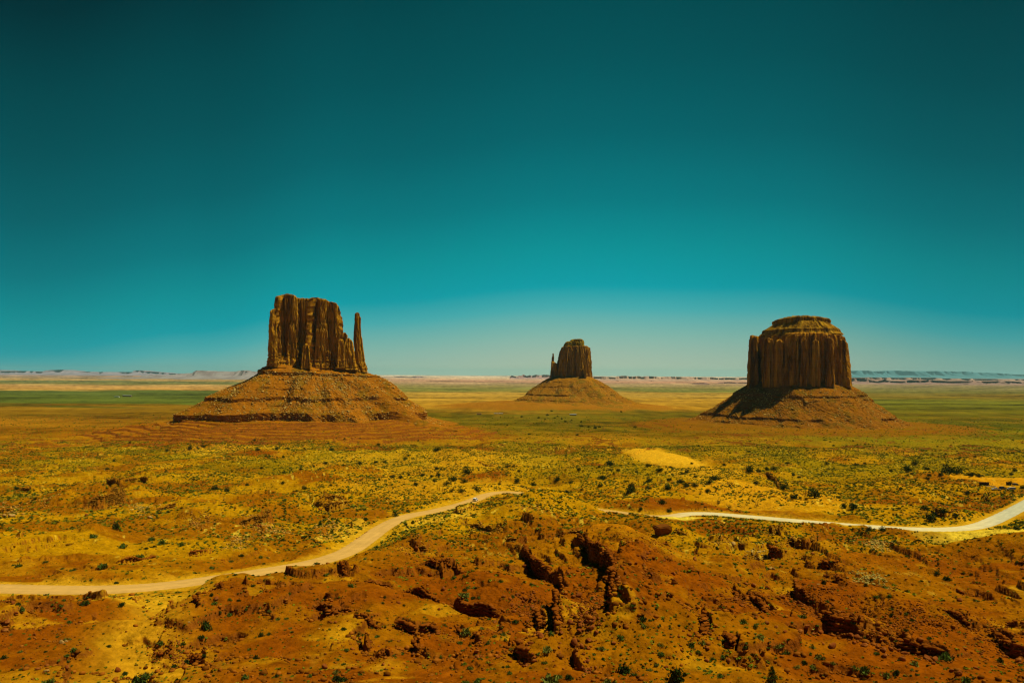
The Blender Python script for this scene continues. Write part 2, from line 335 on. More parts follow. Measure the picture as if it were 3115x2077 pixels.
    if m.any():
        d, sd_, _, rz = polydist(x[m], y[m], ROAD_C, ROAD_CZ)
        k = 1 - sstep(ROAD_HW + 0.8, ROAD_HW + np.where(sd_ > 0, 9, 26), d)
        z[m] = z[m] * (1 - k) + (rz - 0.05) * k - 0.35 * (1 - sstep(ROAD_HW - 1.2, ROAD_HW + 0.3, d))
        for P, h, wd in POST_W:
            dd, _, _, _ = polydist(x[m], y[m], P); z[m] += h * np.exp(-(dd / wd) ** 2) * sstep(ROAD_HW, ROAD_HW + 5, d) * (1 + 0.1 * pn(x[m] / 5, y[m] / 5, 77))
    return z
# ------------------------------------------------------------------ materials
def mat(name, base=(0.3, 0.15, 0.03), rough=0.95, vary=0.25, scale=1.0, bump=0.3, bump_scale=2.0, attr=False, col2=None, fac2=(0.45, 0.6), sc2=0.2, stretch=None, bdist=0.3, det=6.0, spec=0.0):
    m = bpy.data.materials.new(name); m.use_nodes = True; nt = m.node_tree; n = nt.nodes; l = nt.links
    b = n['Principled BSDF']; b.inputs['Roughness'].default_value = rough; b.inputs['Specular IOR Level'].default_value = spec
    tc = n.new('ShaderNodeTexCoord'); vec = tc.outputs['Object']
    if stretch:
        mp = n.new('ShaderNodeMapping'); mp.inputs['Scale'].default_value = stretch; l.new(vec, mp.inputs[0]); vec = mp.outputs[0]
    if attr:
        at = n.new('ShaderNodeAttribute'); at.attribute_name = 'tint'; col = at.outputs['Color']
    else:
        rgb = n.new('ShaderNodeRGB'); rgb.outputs[0].default_value = (*base, 1); col = rgb.outputs[0]
    if col2:
        nz = n.new('ShaderNodeTexNoise'); nz.inputs['Scale'].default_value = sc2; nz.inputs['Detail'].default_value = 8; nz.inputs['Roughness'].default_value = 0.65; l.new(vec, nz.inputs['Vector'])
        cr = n.new('ShaderNodeMapRange'); cr.inputs[1].default_value = fac2[0]; cr.inputs[2].default_value = fac2[1]; l.new(nz.outputs[0], cr.inputs[0])
        mx = n.new('ShaderNodeMix'); mx.data_type = 'RGBA'; l.new(cr.outputs[0], mx.inputs[0]); l.new(col, mx.inputs[6]); mx.inputs[7].default_value = (*col2, 1); col = mx.outputs[2]
    if vary:
        nz = n.new('ShaderNodeTexNoise'); nz.inputs['Scale'].default_value = scale; nz.inputs['Detail'].default_value = det; nz.inputs['Roughness'].default_value = 0.7; l.new(vec, nz.inputs['Vector'])
        mr = n.new('ShaderNodeMapRange'); mr.inputs[1].default_value = 0.3; mr.inputs[2].default_value = 0.7; mr.inputs[3].default_value = 1 - vary; mr.inputs[4].default_value = 1 + vary; mr.clamp = False; l.new(nz.outputs[0], mr.inputs[0])
        mv = n.new('ShaderNodeVectorMath'); mv.operation = 'SCALE'; l.new(col, mv.inputs[0]); l.new(mr.outputs[0], mv.inputs['Scale']); col = mv.outputs[0]
    l.new(col, b.inputs['Base Color'])
    if bump:
        nz = n.new('ShaderNodeTexNoise'); nz.inputs['Scale'].default_value = bump_scale; nz.inputs['Detail'].default_value = 5; l.new(vec, nz.inputs['Vector'])
        bp = n.new('ShaderNodeBump'); bp.inputs['Strength'].default_value = bump; bp.inputs['Distance'].default_value = bdist; l.new(nz.outputs[0], bp.inputs['Height']); l.new(bp.outputs[0], b.inputs['Normal'])
    return m
M = {}
M['ground'] = mat('ground', attr=True, vary=0.42, scale=0.30, bump=1.0, bump_scale=0.55, bdist=1.1, det=10)
M['road'] = mat('road_dirt', attr=True, vary=0.10, scale=0.25, bump=0.2, bump_scale=1.5, bdist=0.1, det=8)
M['cliff'] = mat('cliff_rock', attr=True, vary=0.22, scale=1.0, stretch=(0.09, 0.09, 0.02), bump=0.9, bump_scale=1.5, bdist=6.0, det=8)
M['talus'] = mat('talus_soil', attr=True, vary=0.25, scale=0.12, stretch=(1, 1, 2.0), bump=0.8, bump_scale=0.25, bdist=2.5, det=10)
M['rock_red'] = mat('red_rock', (0.235, 0.062, 0.010), vary=0.3, scale=0.8, bump=0.5, bump_scale=2.0, col2=(0.30, 0.115, 0.02), sc2=0.4)
M['rock_dark'] = mat('dark_red_rock', (0.17, 0.055, 0.006), vary=0.3, scale=0.8, bump=0.6, bump_scale=2.0)
M['rock_pale'] = mat('pale_rock', (0.46, 0.28, 0.075), vary=0.3, scale=0.5, bump=0.4, bump_scale=1.5)
M['rubble'] = mat('rubble', attr=True, vary=0.2, scale=0.8, bump=0)
M['scrub'] = mat('scrub', attr=True, vary=0.25, scale=1.0, bump=0, rough=0.8)
M['leaf_dark'] = mat('juniper_foliage', (0.038, 0.062, 0.008), vary=0.45, scale=1.4, bump=0, rough=0.8)
M['leaf_green'] = mat('shrub_foliage', (0.085, 0.135, 0.016), vary=0.4, scale=2.0, bump=0, rough=0.8)
M['leaf_yellow'] = mat('pale_shrub_foliage', (0.17, 0.20, 0.028), vary=0.4, scale=2.0, bump=0, rough=0.8)
M['wood'] = mat('bark', (0.10, 0.06, 0.025), vary=0.3, scale=6, bump=0.3)
M['hill_far'] = mat('far_rock', attr=True, vary=0.12, scale=1.0, stretch=(0.002, 0.002, 0.01), bump=0)

# ------------------------------------------------------------------ ground sheet
def radial_rows():
    r1 = np.concatenate([[0.8, 1.6, 2.4, 3.2, 4.2, 5.5], np.linspace(7, 100, 50)])
    rr = np.exp(np.linspace(math.log(100), math.log(1400), 6000)); dep = (CAMZ - profile(rr)) / rr
    dd = np.linspace(dep[0], dep[-1], 640); r2 = np.interp(-dd, -dep, rr)
    r25 = np.arange(1403.5, 1720, 3.5); q = np.linspace(0, 1, 150); a, b = r25[-1], 70000.0
    inv = 1 / a + (1 / b - 1 / a) * q; r3 = 1 / inv
    return np.concatenate([r1[:-1], r2, r25, r3[1:]])
rows = radial_rows()
azd = np.concatenate([np.linspace(-180, -60, 30, endpoint=False), np.linspace(-60, -36, 70, endpoint=False), np.linspace(-36, 36, 1500, endpoint=False), np.linspace(36, 60, 70, endpoint=False), np.linspace(60, 180, 30, endpoint=False)])
RR, AA = np.meshgrid(rows, np.radians(azd), indexing='ij')
GX, GY = (RR * np.sin(AA)).ravel(), (RR * np.cos(AA)).ravel()
GZ = height(GX, GY)

_lr = np.log(rows); GZ2 = GZ.reshape(len(rows), len(azd)); _aex = np.append(azd, 180.0)
def hg(x, y):
    x = np.asarray(x, float); y = np.asarray(y, float)
    r = np.clip(np.hypot(x, y), rows[0], rows[-1]); a = np.degrees(np.arctan2(x, y))
    i = np.clip(np.searchsorted(rows, r) - 1, 0, len(rows) - 2); fi = (r - rows[i]) / (rows[i + 1] - rows[i])
    j = np.clip(np.searchsorted(_aex, a, side='right') - 1, 0, len(azd) - 1); fj = (a - _aex[j]) / (_aex[j + 1] - _aex[j]); j2 = (j + 1) % len(azd)
    return (GZ2[i, j] * (1 - fj) + GZ2[i, j2] * fj) * (1 - fi) + (GZ2[i + 1, j] * (1 - fj) + GZ2[i + 1, j2] * fj) * fi
def on_ground(t, pts):
    a = np.array([T(t, *p[:2]) for p in pts]); X, Y = march(hg, a[:, 0], a[:, 1]); return np.stack([X, Y, hg(X, Y)], -1)
def lerp3(a, b, t): return a + (np.asarray(b) - a) * t[:, None]
SAND = np.array([0.405, 0.202, 0.007]); REDS = np.array([0.220, 0.056, 0.003]); BROWN = np.array([0.268, 0.097, 0.004]); OLIVE = np.array([0.150, 0.135, 0.010])
PALE = np.array([0.62, 0.44, 0.16]); GREEN = np.array([0.075, 0.088, 0.012])
def px_ell(x, y, z, t, cx, cy, rx, ry):
    c = np.array(T(t, cx, cy)); s = TI[t][2]
    X, Y = march(prof_fn, [c[0], c[0] + rx / s, c[0], c[0]], [c[1], c[1], c[1] - ry / s, c[1] + ry / s])
    return np.hypot((x - X[0]) / abs(X[1] - X[0]), (y - Y[0]) / (0.5 * abs(Y[2] - Y[3])))
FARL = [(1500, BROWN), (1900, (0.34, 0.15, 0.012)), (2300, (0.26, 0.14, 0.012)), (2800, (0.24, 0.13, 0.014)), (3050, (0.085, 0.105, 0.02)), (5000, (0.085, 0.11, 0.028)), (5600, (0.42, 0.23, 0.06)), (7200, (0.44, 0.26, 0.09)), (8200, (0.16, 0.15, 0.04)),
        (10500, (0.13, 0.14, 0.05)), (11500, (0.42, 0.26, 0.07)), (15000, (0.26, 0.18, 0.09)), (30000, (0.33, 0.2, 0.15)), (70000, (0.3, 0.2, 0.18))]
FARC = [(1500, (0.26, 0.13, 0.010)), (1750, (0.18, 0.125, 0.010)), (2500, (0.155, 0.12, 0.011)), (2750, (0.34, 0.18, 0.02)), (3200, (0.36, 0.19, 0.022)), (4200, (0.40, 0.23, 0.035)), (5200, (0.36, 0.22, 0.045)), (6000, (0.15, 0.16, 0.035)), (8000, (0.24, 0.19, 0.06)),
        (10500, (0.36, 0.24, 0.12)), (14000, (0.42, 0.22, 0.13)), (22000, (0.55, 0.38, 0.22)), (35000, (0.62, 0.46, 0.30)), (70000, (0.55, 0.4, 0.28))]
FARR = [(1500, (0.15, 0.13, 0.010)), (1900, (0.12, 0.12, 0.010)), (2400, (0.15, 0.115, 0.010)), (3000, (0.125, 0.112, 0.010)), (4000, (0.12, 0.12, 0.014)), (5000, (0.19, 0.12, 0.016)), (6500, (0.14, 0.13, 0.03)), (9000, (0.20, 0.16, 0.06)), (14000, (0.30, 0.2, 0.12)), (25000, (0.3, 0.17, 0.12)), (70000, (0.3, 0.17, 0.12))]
def ftab(tab, y):
    X = np.log([a for a, _ in tab]); Cc = np.array([c for _, c in tab]); ly = np.log(y)
    return np.stack([np.interp(ly, X, Cc[:, k]) for k in range(3)], -1)
def ground_color(x, y, z):
    u = x / np.maximum(y, 1.0)
    # near half
    red = 1 - sstep(235, 400, y + 60 * pn(x / 70, y / 70, 201) + 40 * sstep(0.15, -0.35, u))
    n = fbm(x / 60, y / 60, 202, 5); n2 = fbm(x / 14, y / 14, 203, 4); n3 = fbm(x / 220, y / 150, 204, 4)
    c = np.repeat(SAND[None], len(x), 0)
    c = lerp3(c, BROWN, sstep(-0.15, 0.5, n + 0.3 * n2 + 0.25 * sstep(0.1, -0.5, u)))
    c = lerp3(c, REDS, 0.85 * sstep(0.3, 0.75, n3 + 0.4 * n) * (1 - sstep(1400, 1900, y)))
    fc = lerp3(np.repeat(REDS[None], len(x), 0), BROWN, sstep(-0.1, 0.5, n + 0.4 * n2 + 0.15 * sstep(0.1, -0.4, u)))
    fc = lerp3(fc, np.array([0.42, 0.19, 0.016]), 0.75 * sstep(0.30, 0.75, n3 * 0.9 + n2 * 0.5 + 0.1 * n))
    c = lerp3(c, fc, red); c = lerp3(c, np.array([0.47, 0.235, 0.022]), 0.6 * red * sstep(0.42, 0.7, fbm(x / 26 + 9, y / 30, 221, 4)))
    # scrubby olive cast in the middle distance
    ol = sstep(-0.35, 0.5, fbm(x / 110, y / 240, 205, 5) + 0.35 * sstep(0.0, 0.6, u) + 0.3 * sstep(700, 1500, y) - 0.15) * sstep(500, 950, y) * 0.75
    c = lerp3(c, np.array([0.225, 0.165, 0.007]), ol)
    # wash with pale sand, sand sheets and worn ground
    d, _, _, _ = polydist(x, y, GULLY_W[0][0]); c = lerp3(c, np.array([0.50, 0.26, 0.035]), np.exp(-(d / 10) ** 2) * 0.75 * (y < 400))
    for t, cx, cy, rx, ry, col, a in (('D', 1515, 1056, 72, 25, (0.64, 0.345, 0.05), 1.0), ('D', 1600, 1092, 95, 16, (0.52, 0.27, 0.03), 0.8), ('D', 1760, 1150, 170, 30, (0.56, 0.27, 0.022), 0.8), ('D', 2280, 1116, 70, 9, (0.6, 0.27, 0.02), 0.9),
                                      ('D', 1545, 1196, 62, 10, (0.70, 0.54, 0.22), 1.0), ('D', 2240, 1226, 160, 17, (0.64, 0.44, 0.13), 1.0), ('D', 990, 1200, 110, 20, (0.60, 0.36, 0.075), 0.7),
                                      ('D', 800, 1225, 45, 22, (0.56, 0.33, 0.07), 0.7), ('D', 330, 1380, 120, 22, (0.55, 0.30, 0.04), 0.75), ('D', 1400, 1255, 60, 45, (0.42, 0.16, 0.012), 0.7), ('D', 1000, 1062, 300, 28, (0.55, 0.30, 0.03), 0.5), ('D', 1010, 1118, 220, 26, (0.55, 0.28, 0.026), 0.6), ('D', 560, 1035, 140, 12, (0.6, 0.33, 0.04), 0.7)):
        r = px_ell(x, y, z, t, cx, cy, rx, ry) + 0.25 * fbm(x / 18, y / 18, 211, 3)
        c = lerp3(c, np.array(col), a * sstep(1.15, 0.75, r))
    # road shoulders
    d, _, _, _ = polydist(x, y, ROAD_C); m = (y > 150) & (y < 1100)
    c = lerp3(c, np.array([0.56, 0.31, 0.045]), 0.8 * (1 - sstep(ROAD_HW, ROAD_HW + 7 + 4 * n2, d)) * m)
    # pale outcrop flecks
    pf = sstep(0.55, 0.8, fbm(x / 4, y / 9, 206, 4) * 0.8 + 0.45 * pn(x / 60, y / 60, 207)) * (1 - sstep(1300, 2000, y)) * (1 - 0.9 * red)
    c = lerp3(c, PALE, pf * 0.7)
    # far plain
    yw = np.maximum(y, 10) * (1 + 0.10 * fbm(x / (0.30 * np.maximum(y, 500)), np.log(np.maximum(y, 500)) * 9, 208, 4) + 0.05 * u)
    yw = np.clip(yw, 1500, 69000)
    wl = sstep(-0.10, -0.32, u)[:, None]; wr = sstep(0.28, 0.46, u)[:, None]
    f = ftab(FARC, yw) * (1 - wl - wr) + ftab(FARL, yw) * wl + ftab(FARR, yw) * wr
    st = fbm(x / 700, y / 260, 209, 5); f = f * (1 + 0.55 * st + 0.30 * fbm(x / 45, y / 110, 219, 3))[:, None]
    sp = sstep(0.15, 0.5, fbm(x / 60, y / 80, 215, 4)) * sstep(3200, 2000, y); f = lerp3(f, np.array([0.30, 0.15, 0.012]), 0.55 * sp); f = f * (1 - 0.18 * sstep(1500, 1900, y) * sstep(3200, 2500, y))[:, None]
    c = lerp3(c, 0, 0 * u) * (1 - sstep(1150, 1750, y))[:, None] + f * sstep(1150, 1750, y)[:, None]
    # bare bedded skirts of the buttes
    for cc, rx, ry, col in ((BW + np.array([-20., -60]), 430, 330, (0.30, 0.105, 0.008)), (BE + np.array([-60., -50]), 480, 400, (0.30, 0.118, 0.009)), (BB + np.array([0., -20]), 430, 370, (0.24, 0.095, 0.007))):
        r = ellip(x, y, cc, rx, ry) + 0.12 * pn(x / 90, y / 90, 213) + 0.06 * fbm(x / 25, y / 25, 214, 3)
        k = sstep(1.05, 0.85, r) * (0.85 + 0.3 * pn(x / 60, y / 60, 216)); c = lerp3(c, np.array(col), np.clip(k, 0, 1))
    bands = pn(z / 1.1 + 0.3 * pn(x / 60, y / 60, 217), x * 0 + 0.5, 218)
    c = c * (1 + 0.34 * bands * sstep(5, 25, z - profile(y)))[:, None]
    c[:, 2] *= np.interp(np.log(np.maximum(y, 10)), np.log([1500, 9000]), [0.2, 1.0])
    return np.clip(c, 0.001, 0.9)
GC = ground_color(GX, GY, GZ)
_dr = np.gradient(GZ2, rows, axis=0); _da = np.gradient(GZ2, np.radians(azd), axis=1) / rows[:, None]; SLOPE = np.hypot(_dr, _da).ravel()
_th = np.where(GY > 1200, 0.16, 0.75); _k = sstep(_th, _th * 2.1, SLOPE) * (GY > 60) * (GY < 2200); GC = lerp3(GC, np.array([0.20, 0.058, 0.005]) , _k * 0.85 * (1 - 0.4 * sstep(300, 700, GY) * (GY < 1200)))  # dark red rock on steep faces; on far risers it paints in shade
nc = len(azd); co = np.stack([GX, GY, GZ], -1)
q = grid_quads(len(rows), nc, wrap=True)[:, ::-1]
co = np.vstack([co, [[0, 0, height(np.array([0.0]), np.array([0.0]))[0]]]]); GC = np.vstack([GC, GC[:1]])
ctr = len(co) - 1; tri = np.stack([np.arange(nc), np.full(nc, ctr), (np.arange(nc) + 1) % nc], -1)[:, [0, 2, 1]][:, ::-1]
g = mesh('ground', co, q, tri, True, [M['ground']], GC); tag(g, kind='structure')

# ------------------------------------------------------------------ road
def road_strip(name, P, Z, hw, colfn, extra=0.0):
    t = np.gradient(P, axis=0); t /= np.hypot(t[:, 0], t[:, 1])[:, None]; nrm = np.stack([-t[:, 1], t[:, 0]], -1)
    s = np.linspace(-1, 1, 13); off = s * hw
    rag = 1 + 0.10 * pn(np.arange(len(P)) / 4.0, np.zeros(len(P)), 5)
    X = P[:, 0:1] + nrm[:, 0:1] * off * rag[:, None]; Y = P[:, 1:2] + nrm[:, 1:2] * off * rag[:, None]
    zz = Z[:, None] + extra + 0.12 * (1 - np.abs(s) ** 2) - np.where(np.abs(s) > 0.9, 0.25, 0.0) + 0 * X
    co = np.stack([X.ravel(), Y.ravel(), zz.ravel()], -1)
    return mesh(name, co, grid_quads(len(P), 13), None, True, [M['road']], colfn(co, np.tile(s, len(P))))
def road_col(co, s):
    pxx, _ = project(co[:, 0], co[:, 1], co[:, 2]); k = sstep(1950, 2150, pxx)
    a = lerp3(np.repeat(np.array([[0.55, 0.33, 0.08]]), len(co), 0), np.array([0.62, 0.54, 0.27]), k)
    k2 = sstep(2950, 3080, pxx); a = lerp3(a, np.array([0.46, 0.45, 0.28]), k2)
    tr = 1 + 0.07 * np.exp(-((np.abs(s) - 0.38) / 0.14) ** 2) - 0.10 * sstep(0.75, 1, np.abs(s))
    tr = tr * (1 + 0.10 * pn(s * 5, (co[:, 0] + co[:, 1]) / 22, 302)); return a * (tr * (1 + 0.06 * fbm(co[:, 0] / 12, co[:, 1] / 12, 301, 3)))[:, None]
Pd = catmull(ROAD, 4); Zd = np.interp(np.linspace(0, 1, len(Pd)), np.linspace(0, 1, len(ROAD_Z)), ROAD_Z)
tag(road_strip('road', Pd, Zd, ROAD_HW, road_col), kind='structure')

# ------------------------------------------------------------------ buttes
class Frame:
    """upright frame at a butte: x to the right as seen from the viewpoint, y away from it"""
    def __init__(s, c):
        s.c = c; s.D = np.hypot(*c); s.e2 = c / s.D; s.e1 = np.array([s.e2[1], -s.e2[0]])
    def pt(s, t, x, y, dep=0.0):
        d = raydir(*T(t, x, y)); k = (s.D + dep) / (d[:2] @ s.e2); return (d[:2] @ s.e1) * k, CAMZ + d[2] * k
    def world(s, a, b, z):
        return np.stack([s.c[0] + a * s.e1[0] + b * s.e2[0], s.c[1] + a * s.e1[1] + b * s.e2[1], z], -1)
def resample(P, n):
    P = np.vstack([P, P[:1]]); sg = np.hypot(*(P[1:] - P[:-1]).T); cu = np.concatenate([[0], np.cumsum(sg)]); t = np.linspace(0, cu[-1], n, endpoint=False)
    return np.stack([np.interp(t, cu, P[:, 0]), np.interp(t, cu, P[:, 1])], -1), cu[-1]
def round_poly(P, n, it=3):
    P = np.array(P, float)
    for _ in range(it):
        Q = np.roll(P, -1, 0); P = np.stack([P * 0.75 + Q * 0.25, P * 0.25 + Q * 0.75], 1).reshape(-1, 2)
    return resample(P, n)
BOX = [(-1, -0.86), (-0.93, -1), (-0.4, -1.05), (0.3, -0.97), (0.92, -1), (1, -0.85), (1.03, 0), (1, 1), (0, 1.05), (-1, 1), (-1.04, 0)]
def loft(fr, poly, levels, dep0, dep1, top=None, n=420, nz=150, amp=1.0, seed=0, lam=1.0, bed=(0, 0), cut=2, saw=0.0):
    """levels: (z, left, right) from bottom to top; dep0/dep1: front and back depth in the frame. Returns vertices and faces."""
    base, per = round_poly(poly, n, cut)
    bx = (base[:, 0] - base[:, 0].min()) / np.ptp(base[:, 0]); by = (base[:, 1] - base[:, 1].min()) / np.ptp(base[:, 1])
    lv = sorted(levels); zs = np.linspace(lv[0][0], lv[-1][0], nz); xl = np.interp(zs, [l[0] for l in lv], [l[1] for l in lv]); xr = np.interp(zs, [l[0] for l in lv], [l[2] for l in lv])
    wid = (xr - xl); w0 = wid[0]; fd = (wid / w0) ** 0.5 if w0 > 0 else 1
    A = xl[:, None] + wid[:, None] * bx[None]; dm = (dep0 + dep1) / 2; B = dm + (dep1 - dep0) * (by[None] - 0.5) * fd[:, None]
    Z = np.repeat(zs[:, None], n, 1)
    # outline normals and arc length
    tx = np.roll(A, -1, 1) - np.roll(A, 1, 1); ty = np.roll(B, -1, 1) - np.roll(B, 1, 1); ln = np.hypot(tx, ty) + 1e-6
    nx, ny = ty / ln, -tx / ln
    s = np.cumsum(np.hypot(np.diff(A[0], append=A[0, :1]), np.diff(B[0], append=B[0, :1]))); Ls = s[-1]; s = np.repeat(s[None], nz, 0)
    cs, sn = A * 1.0, B * 1.0   # sample noise in plan position so that it closes
    def crease(l, sd, zl):
        wz = 0.35 * pn(Z / (zl * 0.6), s * 0 + sd, sd + 3)
        v = pn(cs / l + wz + Z / zl * 0.35, sn / l + Z / zl * 0.3, sd)
        return 1 - np.abs(v) * 2.6
    edge = np.clip(1.0 - 0.0 * A, 0, 1)
    def cells(wd_, dep_, notch, sd, zl):
        q_ = s / wd_ + 0.55 * pn(s / (wd_ * 2.3), Z / zl, sd) + 0.25 * pn(Z / (zl * 0.5), s * 0 + sd, sd + 1); c_ = np.floor(q_); f_ = q_ - c_
        k_ = np.floor(Z / zl + (_h(c_, c_ * 0 + sd, sd + 2) / 255.0) * 2 + 0.2 * pn(s / 4, Z / 20, sd + 6)); r_a = _h(c_, k_ * 0 + sd, sd + 3) / 255.0 - 0.5; r_b = _h(c_, k_ + 50, sd + 4) / 255.0 - 0.5
        e_ = np.minimum(f_, 1 - f_) * wd_
        return dep_ * (r_a + 0.45 * r_b) + dep_ * 0.35 * (f_ - 0.5) * np.sign(r_b) - notch * np.exp(-(e_ / 1.1) ** 2)
    d = cells(38 * lam, 9 * lam, 4.5 * lam, seed + 1, 400) + cells(13 * lam + 2, 4.5 * lam, 2.4 * lam, seed + 20, 45) + cells(5.5, 1.5 * lam, 0.8 * lam, seed + 40, 18) - 2.5 * lam * np.clip(crease(24 * lam, seed + 3, 120), 0, 1) ** 3 - 2.6 * lam
    if saw:
        q_ = s / 15 + 0.9 * pn(s / 31, Z / 160, seed + 60) + 0.35 * pn(Z / 60, s * 0, seed + 61); c_ = np.floor(q_); f_ = q_ - c_; d = d + saw * (0.4 + 0.9 * _h(c_, c_ * 0, seed + 62) / 255.0) * (np.clip((1 - f_) / 0.8, 0, 1) * np.clip(f_ / 0.2, 0, 1) - 0.85) * (0.75 + 0.5 * pn(Z / 45, c_ * 3.3, seed + 63))
    d += 0.8 * pn(cs / 14, Z / 22, seed + 5) + 0.8 * pn(sn / 14, Z / 22, seed + 6) + 0.5 * pn(s / 3.0, Z / 6, seed + 7)
    # spalled slabs: blocky offsets with arch-like breaks
    cell = np.floor(s / 13 + 0.4 * pn(s / 20, Z / 30, seed + 9)); brk = (_h(cell, cell * 0 + seed, 77) / 255.0) * (zs[-1] - zs[0]) + zs[0] + 5 * pn(s / 5, s * 0, seed + 10)
    d += np.where(Z > brk, -1.4, 0.5) * lam
    if bed[1] > 0:
        k = sstep(bed[0] + 4, bed[0] - 2, Z); st = np.floor(Z / 3.0 + 0.3 * pn(s / 30, Z * 0, seed + 11)); d += k * ((_h(st, st * 0, seed + 12) / 255.0 - 0.4) * 2.2 + bed[1] * np.clip((bed[0] - Z) / 20, 0, 1))
    A = A + nx * d * amp * 1.2; B = B + ny * d * amp * 1.2
    if top is not None:
        tz = np.interp(A, [p[0] for p in top], [p[1] for p in top]) + 0.9 * pn(A / 6, B / 6, seed + 20) + 1.0 * pn(A / 17, B / 17, seed + 21)
    else: tz = zs[-1] + 0.8 * pn(A / 6, B / 6, seed + 20)
    # rounded shoulder
    frac = (Z - lv[0][0]) / np.maximum(tz - lv[0][0], 1)
    ca, cb = A.mean(1, keepdims=True), B.mean(1, keepdims=True); 
    sh = np.clip((Z - (tz - 3.0)) / 3.0, 0, 1); A = A + (ca - A) * 0.05 * sh ** 2; B = B + (cb - B) * 0.05 * sh ** 2
    Z = np.minimum(Z, tz)
    rings = []
    for q_ in (0.93, 0.8, 0.62, 0.42, 0.2):
        a = ca[-1] + (A[-1] - ca[-1]) * q_; b = cb[-1] + (B[-1] - cb[-1]) * q_
        if top is not None: z = np.interp(a, [p[0] for p in top], [p[1] for p in top]) + 0.9 * pn(a / 6, b / 6, seed + 20) + 1.0 * pn(a / 17, b / 17, seed + 21) + 0.6
        else: z = zs[-1] + 0.8 * pn(a / 6, b / 6, seed + 20) + 0.6 + 0 * a
        rings.append((a, b, z))
    A = np.vstack([A] + [r[0][None] for r in rings]); B = np.vstack([B] + [r[1][None] for r in rings]); Z = np.vstack([Z] + [r[2][None] for r in rings])
    co = fr.world(A.ravel(), B.ravel(), Z.ravel()); q = grid_quads(len(A), n, True)
    zc = Z[-1].mean(); c0 = fr.world(np.array([A[-1].mean()]), np.array([B[-1].mean()]), np.array([zc])); k = len(co); last = (len(A) - 1) * n
    tri = np.stack([last + np.arange(n), last + (np.arange(n) + 1) % n, np.full(n, k)], -1)
    return np.vstack([co, c0]), q, tri
def join(parts):
    co, qs, ts, o = [], [], [], 0
    for c, q, t in parts:
        co.append(c); qs.append(q + o); ts.append(t + o); o += len(c)
    return np.vstack(co), np.vstack(qs), np.vstack(ts)
def rock_col(co, base, dark, light, seed, zb):
    dark = np.array(dark) * 0.62; light = np.array(light) * 1.12; base, dark, light = [np.array(k_) * np.array([1.38, 1.38, 0.6]) for k_ in (base, dark, light)]
    x, y, z = co.T
    v = fbm(x / 16, y / 16 + z / 300, seed, 4) + 0.3 * fbm(x / 5, y / 5 + z / 80, seed + 5, 3); c = np.repeat(np.array(base)[None], len(co), 0)
    c = lerp3(c, np.array(dark), sstep(0.0, 0.7, v)); c = lerp3(c, np.array(light), sstep(0.05, 0.75, -v))
    b = pn(z / 2.2, x * 0 + 0.5, seed + 9); return c * (1 + 0.10 * b + 0.10 * pn(z / 9, x * 0, seed + 10))[:, None]
